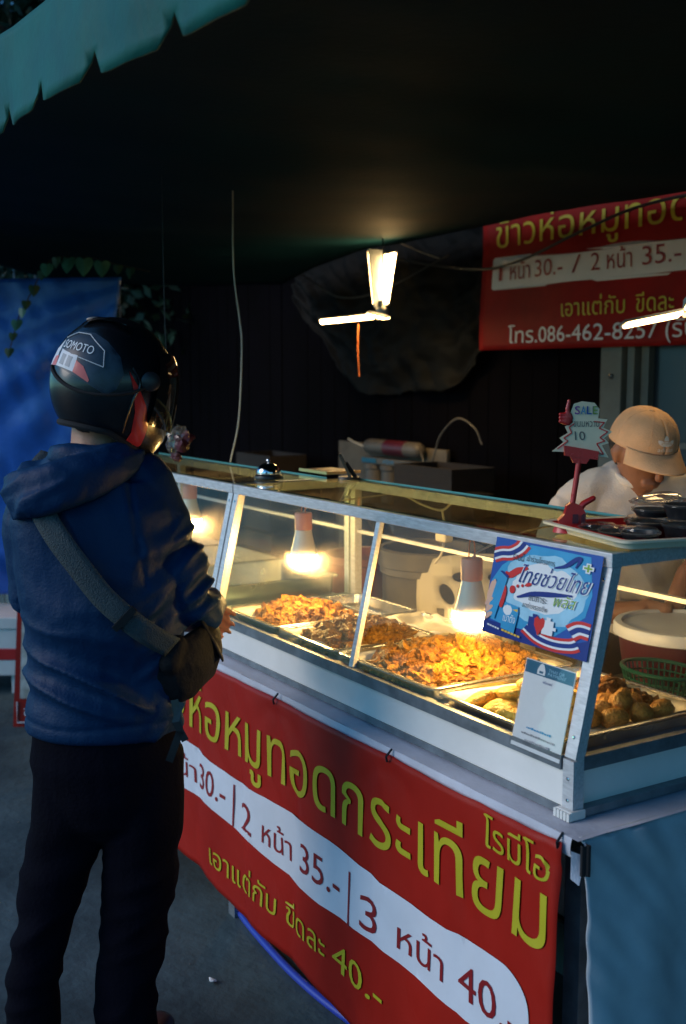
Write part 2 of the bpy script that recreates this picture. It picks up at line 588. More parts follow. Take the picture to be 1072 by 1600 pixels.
_H = {}
def text(mb, txt, fn, u0, v0, h, u1=None, bold=0.0, step=None, width=None, slant=0.0, shear=0.0):
    """set txt with its baseline at v0 and consonants h tall, ink from u0 (to u1); fn(u, v) -> point"""
    if 'h' not in _H:
        a, _ = glyph_outline('\u0e21', 0)
        _H['h'] = a[:, 1].max() - 0.0
    vs, loops = glyph_outline(txt, bold)
    k = h / _H['h']
    x0, x1 = vs[:, 0].min(), vs[:, 0].max()
    kx = k if u1 is None else (u1 - u0) / (x1 - x0)
    vs = np.stack([(vs[:, 0] - x0) * kx + slant * vs[:, 1] * k, vs[:, 1] * k + shear * (vs[:, 0] - x0) * kx], 1)
    V, F = fill_loops(vs, loops, step)
    mb.add([fn(u0 + x, v0 + y) for x, y in V], F.tolist())
    return mb

def poly(mb, pts, fn, step=None):
    vs = np.array(pts, float)
    V, F = fill_loops(vs, [list(range(len(vs)))], step)
    mb.add([fn(x, y) for x, y in V], F.tolist())
    return mb

def smooth_path(pts, n=8):
    """Catmull-Rom through pts"""
    P = [Vector(p) for p in pts]
    P = [P[0] * 2 - P[1]] + P + [P[-1] * 2 - P[-2]]
    out = []
    for i in range(1, len(P) - 2):
        for k in range(n):
            t = k / n
            a, b, c, d = P[i - 1], P[i], P[i + 1], P[i + 2]
            out.append(0.5 * ((2 * b) + (c - a) * t + (2 * a - 5 * b + 4 * c - d) * t * t + (3 * b - a - 3 * c + d) * t ** 3))
    out.append(P[-2])
    return out

def ridged(p, s):
    return 1 - abs(noise.noise(Vector((p.x * s[0], p.y * s[1], p.z * s[2]))) * 2)

# ================================================================== SETTING
A = Vector((math.sin(CAM_YAW), math.cos(CAM_YAW), 0))       # to the right across the view
BF = Vector((-math.cos(CAM_YAW), math.sin(CAM_YAW), 0))     # away along the view

def ground_fn(u, v):
    x, y = -70 + 140 * u, -70 + 140 * v
    return (x, y, 0)
g = MB().grid(ground_fn, 40, 40).build('ground', 'concrete')
g['kind'] = 'structure'
g['label'] = 'stained grey concrete ground in front of the stall'

pv = MB().box(-12.9, 2.0, 2.0, 3.95, 0.0, 0.15, 0.012).build('pavement', 'concrete')
pv['kind'] = 'structure'

# ---- shop wall behind
wallt = thing('shop_wall', 'dark plank wall of the shop behind the stall', 'wall', (-4, 3.72, 0))
x = -13.0
k = 0
while x < 2.0:
    wd = 0.17 + 0.03 * noise.noise(Vector((k * 1.7, 0, 0)))
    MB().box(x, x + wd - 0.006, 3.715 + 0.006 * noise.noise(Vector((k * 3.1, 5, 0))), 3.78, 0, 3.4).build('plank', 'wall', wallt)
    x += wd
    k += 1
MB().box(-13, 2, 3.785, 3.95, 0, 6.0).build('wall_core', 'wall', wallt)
MB().box(-13, 2, 2.75, 3.78, 2.78, 2.84).build('sky_shade_eave', 'wall', wallt)  # unseen eave, added with the tall core to keep sky light off the wall
MB().box(1.92, 2.0, 2.4, 3.7, 0, 2.77).build('side_wall', 'wall', wallt)  # added out of view to cut sky light on the rear banner
MB().box(-13, -12.92, 1.0, 3.7, 0, 4.5).build('side_wall', 'wall', wallt)

pl = thing('door_post', 'grey painted door post behind the seated cap wearer', 'post', (-3.58, 3.62, 0))
MB().box(-3.67, -3.545, 3.60, 3.70, 0, 2.5, 0.004).build('post', 'pillar', pl)
MB().box(-3.530, -3.490, 3.62, 3.70, 0, 2.5, 0.003).build('jamb', 'pillar', pl)
MB().lathe([(0.012, 0), (0.012, 0.006), (0.005, 0.008)], n=12).xf(Matrix.Translation((-3.60, 3.598, 1.60)) @ Matrix.Rotation(R(90), 4, 'X')).build('bolt', 'black', pl)
dw = thing('shop_window', 'dark teal window beside the grey door post', 'window', (-3.2, 3.7, 0.6))
MB().box(-3.47, -2.2, 3.69, 3.715, 0.6, 2.4).build('pane', 'dark_teal', dw)
MB().box(-3.47, -2.2, 3.665, 3.688, 1.30, 1.325).build('glazing_bar', 'pillar', dw)
MB().box(-3.482, -3.44, 3.655, 3.714, 0.58, 2.42).build('frame', 'pillar', dw)

# ---- canopy
def zc(X, y):
    z = 2.30 - 0.05 * math.sin(PI * min(1, max(0, (y - 0.72) / 2.7)))
    if X < -5.2:
        z -= 0.14 * ((-5.2 - X) / 1.1) ** 1.5 * min(1, max(0, (y - 0.7) / 2.2))
    z -= 0.036 * (max(X, -5.0) + 2.45) * min(1, max(0, (1.9 - y) / 1.2))
    z += 0.018 * noise.noise(Vector((X * 0.9, y * 0.8, 0))) + 0.006 * noise.noise(Vector((X * 3.5, y * 1.5, 4)))
    return z
can = thing('market_canopy', 'teal tarpaulin canopy with scalloped edge over the stall', 'canopy', (-3, 0.72, 0))
def can_fn(u, v):
    X = -6.3 + 7.9 * u
    y = 0.70 + 2.72 * v
    if u < 0.03:
        X += 0.08 * math.sin(v * 9)
    return (X, y, zc(X, y))
thick(MB().grid(can_fn, 110, 40).build('roof_underside', 'shaded_tarp', can, True), 0.004)
def can_top(u, v):
    p = can_fn(u, v)
    return (p[0], p[1], p[2] + 0.012)
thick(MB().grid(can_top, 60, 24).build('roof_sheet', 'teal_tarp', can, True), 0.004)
def val_pt(X, s):
    """s: metres below the canopy edge"""
    y = 0.696 - 0.014 * math.sin(X * 5.2) * s / 0.18 - 0.010 * noise.noise(Vector((X * 7, s * 5, 3))) - 0.006 * math.exp(-((s - 0.115) / 0.012) ** 2)
    return (X, y, zc(X, 0.7) + 0.012 - s)
vm = MB()
poly_pts = []
x = -6.3
top = []
while x < 1.6:
    ww = 0.292 + 0.02 * noise.noise(Vector((x * 3, 1, 1)))
    n = 6
    poly_pts.append((x, 0.146))
    poly_pts.append((x + 0.030, 0.188))
    for k in range(1, n):
        poly_pts.append((x + 0.032 + (ww - 0.095) * k / n, 0.190))
    poly_pts.append((x + ww - 0.062, 0.189))
    poly_pts.append((x + ww - 0.014, 0.164))
    x += ww
poly_pts.append((x, 0.146))
poly_pts += [(x, 0.0)]
q = x
while q > -6.3:
    q -= 0.1
    poly_pts.append((max(q, -6.3), 0.0))
poly(vm, poly_pts, lambda X, s: val_pt(X, s), 0.03)
thick(vm.build('valance', 'teal_tarp', can, True), 0.003)
MB().tube([(-6.3, 0.715, zc(-6.3, .715) + 0.006), (-5.0, 0.715, zc(-5.0, .715) + 0.006), (1.6, 0.715, zc(1.6, .715) + 0.006)], 0.016, 10).build('front_pole', 'alu_dark', can)
MB().tube([(-6.2, 3.36, 2.24), (-5.2, 3.36, 2.345), (1.6, 3.36, 2.35)], 0.016, 10).build('rear_pole', 'alu_dark', can)

# ---- blue tarpaulin
bt0 = Vector((-5.55, 1.86, 0))
def bt_fn(u, v):
    # u 0 left .. 1 right, v 0 bottom .. 1 top
    a = -1.75 + (1.98 - 0.42 * (1 - v) ** 1.0 * 0.55) * u
    z = 0.46 + 1.60 * v + 0.03 * u * v - 0.05 * math.sin(PI * u * 3) * v * (1 - v)
    # folds fan out from the tied top right corner
    ang = math.atan2(2.15 - z, 0.55 - a)
    b = 0.018 * math.sin(ang * 30) * min(1, (1.15 - v)) * (0.35 + 0.65 * v) + 0.05 * noise.noise(Vector((a * 2, z * 2, 9))) + 0.012 * noise.noise(Vector((a * 14 + z * 6, z * 7, 2)))
    b += 0.16 * (1 - v) ** 2
    p = bt0 + A * a + BF * b
    return (p.x, p.y, z)
bt = thick(MB().grid(bt_fn, 90, 70).build('blue_tarpaulin', 'blue_tarp', None, True), 0.003)
tag(bt, 'creased blue tarpaulin hanging behind the helmeted customer', 'tarpaulin')

# ---- grey tarpaulin bundled on the wall
def gt_fn(u, v):
    X = -6.45 + 2.35 * u
    low = 2.28 + 0.09 * noise.noise(Vector((X * 2.2, 7, 1))) + 0.015 * noise.noise(Vector((X * 11, 3, 1))) - 0.80 * math.sin(PI * min(1, max(0, u * 0.98 + 0.02))) ** 0.6
    z = 2.45 + (low - 2.45) * v
    y = 3.655 + 0.04 * noise.noise(Vector((X * 2.2, z * 2, 3))) + 0.030 * ridged(Vector((X + 0.9 * z, z, 0)), (6, 2.2, 1)) + 0.012 * ridged(Vector((X - z, z, 3)), (5, 13, 1)) - 0.04 * math.sin(PI * v) - 0.022 * math.sin(v * 26 + 2.5 * noise.noise(Vector((X * 2.5, 0, 4)))) * v - 0.03
    return (X, y, z)
gt = thick(MB().grid(gt_fn, 120, 80).build('grey_tarpaulin', 'grey_tarp', None, True), 0.004)
tag(gt, 'crumpled grey sheet sagging on the wall behind the winged lamp', 'tarpaulin')

# ---- tree and vine
def leaf_quad(mb, p, d, n, L, W):
    d = d.normalized()
    s = d.cross(n).normalized()
    b = len(mb.v)
    mb.v += [tuple(p), tuple(p + d * L * 0.45 + s * W / 2 - n * L * 0.06), tuple(p + d * L), tuple(p + d * L * 0.45 - s * W / 2 - n * L * 0.06)]
    mb.f += [(b, b + 1, b + 2), (b, b + 2, b + 3)]
def rv():
    return Vector((random.gauss(0, 1), random.gauss(0, 1), random.gauss(0, 1))).normalized()
tree = thing('leafy_tree', 'dark leafy tree rising above the canopy edge', 'tree', (-9.6, 2.7, 0))
MB().tube(smooth_path([(-9.6, 2.7, 0), (-9.55, 2.75, 1.5), (-9.7, 2.6, 3.0), (-9.5, 2.7, 4.4)], 4), [0.17 - 0.007 * i for i in range(13)], 10).build('trunk', 'bark', tree, True)
lm = MB()
for q in ([(-9.6, 2.65, 2.6), (-9.0, 1.9, 3.6), (-8.7, 1.3, 4.6)], [(-9.65, 2.6, 2.8), (-9.4, 3.3, 3.7), (-9.1, 3.9, 4.8)], [(-9.6, 2.6, 3.2), (-9.9, 2.0, 4.2), (-9.8, 1.2, 5.2)], [(-9.6, 2.7, 2.2), (-9.2, 2.4, 2.7), (-8.9, 2.0, 2.9)]):
    lm.tube(smooth_path(q, 4), [0.06 - 0.005 * i for i in range(9)], 7)
lm.build('limb', 'bark', tree, True)
random.seed(11)
cm = MB()
cl = [(Vector((random.uniform(-10.6, -8.5), random.uniform(0.2, 4.6), random.uniform(2.1, 6.4))), random.uniform(0.35, 0.75)) for _ in range(95)] + [(Vector((random.uniform(-10.6, -9.4), random.uniform(1.9, 3.9), random.uniform(3.5, 5.4))), random.uniform(0.35, 0.7)) for _ in range(45)]
for c, r in cl:
    for _ in range(150):
        p = c + rv() * r * random.random() ** 0.4
        d = (rv() + Vector((0.2, -0.1, -0.6)))
        leaf_quad(cm, p, d, rv(), random.uniform(0.08, 0.16), random.uniform(0.04, 0.08))
cr = cm.build('crown', 'leaf', tree)
cr['kind'] = 'stuff'

vine = thing('climbing_vine', 'heart-leaved vine trailing over the top of the blue tarpaulin', 'vine', (-5.45, 1.6, 1.8))
vp = smooth_path([(-5.47, 1.50, 1.70), (-5.45, 1.545, 1.87), (-5.44, 1.59, 1.96), (-5.42, 1.65, 2.08), (-5.40, 1.71, 2.16), (-5.35, 1.79, 2.165), (-5.30, 1.87, 2.16), (-5.25, 1.98, 2.13), (-5.2, 2.12, 2.10)], 5)
MB().tube(vp, 0.003, 6).build('stem', 'bark', vine)
random.seed(5)
def heart(L):
    half = [(0, 0.12), (0.18, 0.02), (0.36, 0.04), (0.46, 0.2), (0.42, 0.42), (0.26, 0.7), (0, 1.0)]
    return [(x * L, y * L) for x, y in half] + [(-x * L, y * L) for x, y in half[-2:0:-1]]
for i, (k, L) in enumerate([(1, .05), (3, .045), (5, .06), (8, .055), (10, .05), (13, .06), (16, .05), (18, .07), (21, .06), (24, .085), (28, .095), (32, .085), (35, .05), (37, .06)]):
    p = vp[min(k, len(vp) - 1)]
    h = heart(L)
    tw = random.uniform(-0.5, 0.5)
    e1 = (A * math.cos(tw) + BF * math.sin(tw))
    dn = Vector((0, 0, -1)) - BF * random.uniform(0.1, 0.5)
    poly(MB(), h, lambda x, y: p - BF * 0.02 + e1 * x + dn * y + BF * (0.25 * abs(x)), L * 0.2).build('leaf', 'leaf_pale' if 22 < k < 33 or k in (5, 8, 18) else 'leaf', vine)
bush = MB()
random.seed(21)
for _ in range(2600):
    a = random.uniform(-1.4, 0.35)
    p = Vector((-6.6, 2.0, 0)) + A * a + BF * random.uniform(-.15, .25)
    p.z = random.uniform(1.7, 2.6)
    leaf_quad(bush, p, rv() + Vector((0, 0, -0.7)), rv(), random.uniform(0.05, 0.11), random.uniform(0.02, 0.05))
tag(bush.build('creeper_foliage', 'leaf'), 'tangled dark creeper foliage above the blue tarpaulin', 'foliage', kind='stuff')
fr = MB()
for i in range(16):
    a = -1.5 + i * 0.12
    p = Vector((-6.4, 2.1, 0)) + A * a
    fr.tube([(p.x, p.y, 0.0), (p.x, p.y, 2.6)], 0.004, 5)
for zz in (2.1, 2.3, 2.5):
    p, q = Vector((-6.4, 2.1, zz)) + A * -1.5, Vector((-6.4, 2.1, zz)) + A * 0.35
    fr.tube([p, q], 0.004, 5)
tag(fr.build('wire_fence', 'alu_dark'), 'thin wire fence among the creepers behind the blue tarpaulin', 'fence')
# ================================================================== THE STALL
XR = -1.43                                  # right end of the display case
# ---- table
tb = thing('stall_table', 'long trestle table carrying the glass display cases', 'table', (-2.8, 1.6, 0))
MB().box(-4.35, -1.385, 1.325, 1.95, 0.785, 0.806, 0.003).build('tabletop', 'wood', tb)
for (px, py) in ((-1.43, 1.39), (-1.43, 1.9), (-2.9, 1.42), (-2.9, 1.9), (-4.3, 1.39), (-4.3, 1.9)):
    MB().box(px - 0.02, px + 0.02, py - 0.02, py + 0.02, 0, 0.785).build('leg', 'alu_dark', tb)

# ---- cloth over the table: white vinyl on top, pale blue skirt at the end
cl = thing('table_cloth', 'pale cloth covering the table with a blue-grey skirt at its end', 'tablecloth', (-1.4, 1.6, 0.8))
def top_cloth(u, v):
    X = -4.36 + 3.0 * u
    y = 1.312 + 0.645 * v
    return (X, y, 0.811 + 0.0015 * noise.noise(Vector((X * 9, y * 12, 1))))
MB().grid(top_cloth, 90, 20).build('cloth_top', 'cloth_white', cl, True)
def lip_fn(u, v):
    X = -4.36 + 2.985 * u
    t = v
    z = 0.811 - 0.034 * t
    y = 1.312 - 0.004 * math.sin(PI * t) + 0.002 * noise.noise(Vector((X * 9, t, 1)))
    return (X, y, z)
MB().grid(lip_fn, 90, 4).build('cloth_front_lip', 'cloth_white', cl, True)
def skirt(u, v):
    y = 1.325 + 0.70 * u
    z = 0.811 - 0.80 * v
    fold = (0.006 * math.sin(y * 34 + 1.2 * math.sin(y * 9)) + 0.020 * noise.noise(Vector((y * 8, z * 1.3, 3)))) * min(1, v * 3) ** 0.8 * (0.5 + 0.9 * v)
    crease = 0.010 * noise.noise(Vector((y * 22 + z * 18, z * 9, 7))) * math.exp(-v * 2.2)
    X = -1.366 + 0.012 * (1 - math.exp(-v * 30)) + 0.045 * v + fold + crease
    if v == 0:
        X = -1.372
    return (X, y + 0.01 * v * math.sin(z * 8), z)
thick(MB().grid(skirt, 90, 90).build('cloth_skirt', 'cloth_blue', cl, True), 0.002)
def kn(u, v):
    t = u * 2 * PI
    r = 0.014 * (1 + 0.35 * math.sin(3 * t))
    return (-1.366 + 0.012 + r * math.cos(t) * 0.6, 1.323 + r * math.sin(t) * 0.5, 0.805 - 0.055 * v)
MB().grid(kn, 14, 5).build('corner_knot', 'black_matte', cl, True)
def cc(u, v):
    # little torn triangle of cloth at the corner
    return (-1.372 + 0.012 * u, 1.308 + 0.022 * u * (1 - v * 0.6), 0.79 - 0.05 * v - 0.01 * u)
MB().grid(cc, 3, 3).build('torn_corner', 'cloth_white', cl)

# ---- display cases
def front_y(z):
    return 1.369 + (z - 0.921) * (0.080 / 0.352)
FN = Vector((0, -0.352, 0.080)).normalized()             # outward normal of the leaning front
def display_case(X0, X1, label, mull, top_y1, name='display_case'):
    """X0 left, X1 right"""
    t = thing(name, label, 'display case', ((X0 + X1) / 2, 1.6, 0.812))
    yb = 1.87
    # base
    MB().box(X0, X1, 1.366, yb, 0.8135, 0.828).build('base_rail', 'alu_dark', t)
    MB().box(X0 + 0.02, X1 - 0.02, 1.370, yb - 0.004, 0.8285, 0.8985).build('base_panel', 'white_panel', t)
    MB().box(X0 + 0.004, X1 - 0.004, 1.375, yb - 0.006, 0.9005, 0.9045).build('case_floor', 'white_panel', t)
    MB().beam((X0 + 0.031, 1.3705, 0.911), (X1 - 0.031, 1.3705, 0.911), 0.018, 0.026).build('front_sill', 'alu_dark', t)
    MB().box(X0, X0 + 0.016, 1.39, yb - 0.03, 0.9, 0.926).build('side_sill', 'alu_dark', t)
    MB().box(X1 - 0.016, X1, 1.39, yb - 0.03, 0.9, 0.926).build('side_sill', 'alu_dark', t)
    # leaning front posts, upright rear posts
    for Xp in (X0 + 0.015, X1 - 0.015):
        b = MB()
        b.beam((Xp, front_y(0.92) + 0.011, 0.92), (Xp, front_y(1.272) + 0.011, 1.272), 0.028, 0.022, (0, -1, 0.2))
        b.beam((Xp, front_y(0.92) + 0.0095, 0.83), (Xp, front_y(0.92) + 0.0095, 0.9195), 0.0275, 0.0255, (0, -1, 0))
        b.build('front_post', 'alu', t)
        MB().box(Xp - 0.0125, Xp + 0.0125, yb - 0.025, yb, 0.83, 1.262).build('rear_post', 'alu', t)
        f = MB()
        for k in range(5):
            f.box(Xp - 0.021 + k * 0.0085, Xp - 0.0145 + k * 0.0085, 1.3515, 1.357, 0.8128, 0.828)
        f.box(Xp - 0.020, Xp + 0.020, 1.356, 1.392, 0.8126, 0.8295, 0.002)
        f.build('foot', 'white_plastic', t)
        MB().box(Xp - 0.021, Xp + 0.021, yb - 0.032, yb + 0.008, 0.8126, 0.8295, 0.002).build('foot', 'white_plastic', t)
    for Xp in (X0 + 0.015, X1 - 0.015):
        for zz in (0.845, 0.885, 0.96, 1.24):
            c_ = Vector((Xp, front_y(max(zz, 0.92)) - (0.0035 if zz < 0.92 else 0.0005), zz))
            MB().lathe([(0.0035, -0.001), (0.0035, 0.0012), (0.0022, 0.0022)], n=10).xf(Matrix.Translation(c_) @ (FN if zz > 0.92 else Vector((0, -1, 0))).to_track_quat('Z', 'Y').to_matrix().to_4x4()).build('screw', 'chrome', t)
    yt = front_y(1.276)
    MB().box(X0, X1, yt - 0.006, yt + 0.020, 1.262, 1.288, 0.0015).build('top_front_rail', 'alu', t)
    MB().box(X0, X1, top_y1 - 0.020, top_y1 + 0.004, 1.262, 1.288, 0.0015).build('top_rear_rail', 'alu', t)
    for Xp in (X0, X1 - 0.018):
        MB().box(Xp, Xp + 0.018, yt + 0.0205, top_y1 - 0.0205, 1.263, 1.2875).build('top_side_rail', 'alu', t)
    edges = [X0 + 0.03] + mull + [X1 - 0.03]
    for m_ in mull:
        MB().beam((m_, front_y(0.925) + 0.006, 0.924), (m_, front_y(1.262) + 0.006, 1.262), 0.016, 0.012, (0, -1, 0.2)).build('mullion', 'alu', t)
    for a, b in zip(edges[:-1], edges[1:]):
        m = MB()
        a2, b2 = a + 0.009, b - 0.009
        p0, p1 = front_y(0.925) + 0.008, front_y(1.262) + 0.008
        m.grid(lambda u, v: (a2 + (b2 - a2) * u, p0 + (p1 - p0) * v, 0.925 + 0.337 * v), 1, 1)
        m.build('front_pane', 'glass', t)
    MB().grid(lambda u, v: (X0 + 0.004 + (X1 - X0 - 0.008) * u, yt - 0.002 + (top_y1 - yt + 0.004) * v, 1.2905), 1, 1).build('top_pane', 'glass_top', t)
    for Xp in (X0 + 0.008, X1 - 0.008):
        MB().add([(Xp, 1.40, 0.926), (Xp, yb - 0.026, 0.926), (Xp, yb - 0.026, 1.262), (Xp, 1.464, 1.262)], [(0, 1, 2, 3)]).build('side_pane', 'glass', t)
    # greenish glass edge
    MB().box(X0 + 0.002, X1 - 0.002, top_y1 + 0.0045, top_y1 + 0.0065, 1.287, 1.2935).build('glass_edge', 'glass_edge', t)
    # rear sliding rail halfway up
    MB().box(X0 + 0.026, X1 - 0.026, yb - 0.016, yb - 0.004, 1.120, 1.130).build('rear_bar', 'alu', t)
    return t
case_r = display_case(-2.945, XR, 'aluminium glass display case filled with trays of fried food', [-2.185], 1.83)
case_l = display_case(-4.28, -2.951, 'second display case holding empty trays, partly behind the customer', [-3.62], 1.76)

# ---- trays
def tray(name, label, x0, x1, y0, y1, z, h, group=None, m='steel', rim=0.012, rz=0.0):
    t = thing(name, label, 'tray', ((x0 + x1) / 2, (y0 + y1) / 2, z), group)
    cx, cy = (x0 + x1) / 2, (y0 + y1) / 2
    hx, hy = (x1 - x0) / 2, (y1 - y0) / 2
    def ring(sx, sy, zz, rr=0.022):
        pts = []
        for qx, qy, a0 in ((1, 1, 0), (-1, 1, 90), (-1, -1, 180), (1, -1, 270)):
            for k in range(5):
                an = R(a0 + 22.5 * k)
                pts.append((qx * (sx - rr) + rr * math.cos(an), qy * (sy - rr) + rr * math.sin(an), zz))
        return pts
    rings = [ring(hx - rim - 0.008, hy - rim - 0.008, 0.0015), ring(hx - rim - 0.004, hy - rim - 0.004, 0.003), ring(hx - rim, hy - rim, h - 0.002), ring(hx - 0.004, hy - 0.004, h), ring(hx, hy, h - 0.002), ring(hx, hy, h - 0.006), ring(hx - 0.003, hy - 0.003, h - 0.006)]
    mb = MB()
    n = len(rings[0])
    mb.add([p for r_ in rings for p in r_], [(i * n + k, i * n + (k + 1) % n, (i + 1) * n + (k + 1) % n, (i + 1) * n + k) for i in range(len(rings) - 1) for k in range(n)] + [tuple(range(n))])
    mb.xf(Matrix.Translation((cx, cy, z)) @ Matrix.Rotation(rz, 4, 'Z'))
    mb.build('pan', m, t, True)
    return t
def liner(t, x0, x1, y0, y1, z, seed, amp=0.006):
    def fn(u, v):
        x, y = x0 + (x1 - x0) * u, y0 + (y1 - y0) * v
        e = max(abs(u - .5), abs(v - .5)) * 2
        return (x + 0.006 * noise.noise(Vector((y * 20, seed, 0))), y + 0.008 * noise.noise(Vector((x * 20, seed, 4))), z + amp * (0.5 + noise.noise(Vector((x * 16, y * 16, seed)))) + 0.020 * max(0, e - 0.8) / 0.2)
    thick(MB().grid(fn, 22, 22).build('paper_liner', 'paper', t, True), 0.0006)

ZT = 0.9055
t_egg = tray('food_tray', 'steel tray of yellow fritters and browned meatballs by the corner post', -1.875, -1.485, 1.385, 1.80, ZT, 0.034, 'trays of fried food')
t_big = tray('food_tray', 'steel tray heaped with fried pork under the nearest bulb', -2.275, -1.885, 1.385, 1.80, ZT, 0.036, 'trays of fried food')
t_mid = tray('food_tray', 'steel tray of fried pork left of the thin mullion', -2.575, -2.285, 1.385, 1.70, ZT, 0.036, 'trays of fried food')
t_left = tray('food_tray', 'steel tray with the smallest fried pork pile beside the left post', -2.905, -2.585, 1.385, 1.70, ZT, 0.036, 'trays of fried food')
liner(t_egg, -1.855, -1.505, 1.40, 1.785, ZT + 0.006, 1)
liner(t_big, -2.255, -1.905, 1.40, 1.785, ZT + 0.006, 2)
liner(t_mid, -2.56, -2.30, 1.40, 1.69, ZT + 0.006, 3, 0.010)
liner(t_left, -2.89, -2.60, 1.40, 1.69, ZT + 0.006, 4)
t5 = tray('food_tray', 'nearly empty paper-lined tray along the back of the case', -2.575, -2.285, 1.712, 1.855, ZT, 0.03, 'trays of fried food')
liner(t5, -2.56, -2.30, 1.72, 1.85, ZT + 0.006, 7, 0.012)
t6 = tray('food_tray', 'shallow tray of crumbs in the back left corner of the case', -2.905, -2.585, 1.712, 1.855, ZT, 0.03, 'trays of fried food')
tray('empty_tray', 'empty steel tray nearest the left post in the second case', -3.36, -2.99, 1.40, 1.84, ZT, 0.075, 'empty steel trays')
tray('empty_tray', 'deep empty steel tray in the middle of the second case', -3.76, -3.37, 1.40, 1.84, ZT, 0.075, 'empty steel trays')
tray('empty_tray', 'empty steel tray at the far end of the second case', -4.20, -3.77, 1.40, 1.84, ZT, 0.075, 'empty steel trays')

# ---- food
def lump_base(seed, sx=1, sy=1, sz=1, sub=2, amp=0.35):
    bm = bmesh.new()
    bmesh.ops.create_icosphere(bm, subdivisions=sub, radius=1)
    for v in bm.verts:
        c = v.co.copy()
        d = 1 + amp * noise.noise(c * 1.1 + Vector((seed * 7.3, 0, 0))) + 0.5 * amp * noise.noise(c * 2.7 + Vector((0, seed * 3.1, 0)))
        v.co = Vector((c.x * sx, c.y * sy, c.z * sz)) * d
    bm.verts.ensure_lookup_table()
    vs = [v.co.copy() for v in bm.verts]
    fs = [[v.index for v in f.verts] for f in bm.faces]
    bm.free()
    return vs, fs
LB = [lump_base(i, random.uniform(.7, 1.3), random.uniform(.6, 1.1), random.uniform(.45, .8), 2, 0.85) for i in range(12)]
def rot():
    return Matrix.Rotation(random.uniform(0, 6.3), 4, rv())
def pile(name, label, cx, cy, rx, ry, hgt, n, size, seed, dark=0.0):
    random.seed(seed)
    a, b = MB(), MB()
    for i in range(n):
        t = random.uniform(0, 2 * PI)
        r = math.sqrt(random.random())
        bumps = 0.72 + 0.5 * noise.noise(Vector((math.cos(t) * r * 1.8, math.sin(t) * r * 1.8, seed)))
        x, y = cx + rx * r * math.cos(t), cy + ry * r * math.sin(t)
        zt = hgt * max(0.08, (1 - r ** 2.2)) * bumps
        z = ZT + 0.012 + zt * random.random() ** 0.35
        s = size * random.uniform(0.55, 1.25)
        mtx = Matrix.Translation((x, y, z)) @ rot() @ Matrix.Scale(s, 4)
        vs, fs = random.choice(LB)
        (b if noise.noise(Vector((x * 9, y * 9, seed))) + random.uniform(-.3, .3) > 0.25 - dark else a).add([mtx @ v for v in vs], fs)
    o = a.mesh(name, 'pork', True)
    k = len(a.f)
    a.add(b.v, b.f)
    me = a.mesh(name, 'pork', True)
    me.materials.append(M['pork_dark'])
    me.polygons.foreach_set('material_index', [0] * k + [1] * (len(a.f) - k))
    tag(link(bpy.data.objects.new(name, me)), label, 'fried food', kind='stuff')
pile('fried_pork', 'large heap of golden fried pork under the nearest bulb', -2.08, 1.59, 0.190, 0.200, 0.075, 1050, 0.0165, 3, 0.05)
pile('fried_pork', 'fried pork pile left of the thin mullion', -2.425, 1.545, 0.142, 0.150, 0.066, 620, 0.0155, 5)
pile('fried_pork', 'smallest pile of fried pork beside the left post', -2.730, 1.560, 0.150, 0.130, 0.066, 540, 0.015, 8)
pile('fried_pork', 'dark crisp scraps at the back corner of the nearest tray', -1.70, 1.735, 0.11, 0.04, 0.03, 110, 0.014, 9, 0.5)

def piece(name, label, cat, grp, x, y, z, s, sx, sy, sz, m, seed, rx=0, ry=0, rz=0):
    vs, fs = lump_base(seed, sx, sy, sz, 3, 0.22)
    mb = MB().add(vs, fs)
    mb.xf(Matrix.Rotation(rz, 4, 'Z') @ Matrix.Rotation(rx, 4, 'X') @ Matrix.Rotation(ry, 4, 'Y') @ Matrix.Scale(s, 4))
    o = mb.build(name, m, None, True)
    o.location = (x, y, z)
    tag(o, label, cat, grp)
random.seed(31)
eggs = [(-1.80, 1.45, 0), (-1.73, 1.44, 0), (-1.665, 1.435, 0), (-1.60, 1.43, 0), (-1.785, 1.52, 0), (-1.705, 1.515, 0), (-1.635, 1.505, 0), (-1.77, 1.585, 0), (-1.69, 1.585, 0), (-1.745, 1.485, 1), (-1.66, 1.47, 1), (-1.72, 1.555, 1), (-1.655, 1.555, 1), (-1.70, 1.52, 2)]
for i, (x, y, l) in enumerate(eggs):
    piece('yellow_fritter', 'pale yellow fritter in the tray behind the payment card', 'fritter', 'yellow fritters', x, y, ZT + 0.024 + 0.020 * l, 0.040, 1.15, 0.75, 0.42, 'egg', i + 40, random.uniform(-.4, .4), random.uniform(-.4, .4), random.uniform(0, 3))
for i, (x, y, l) in enumerate([(-1.60, 1.60, 0), (-1.55, 1.585, 0), (-1.59, 1.66, 0), (-1.54, 1.645, 0), (-1.575, 1.625, 1), (-1.63, 1.645, 0), (-1.615, 1.695, 0), (-1.54, 1.70, 0), (-1.585, 1.545, 0)]):
    piece('meatball', 'browned meatball on white paper right of the corner post', 'meatball', 'browned meatballs', x, y, ZT + 0.028 + 0.024 * l, 0.025, 1.15, 0.95, 0.85, 'ball', i + 70, random.uniform(-.6, .6), random.uniform(-.6, .6), random.uniform(0, 3))

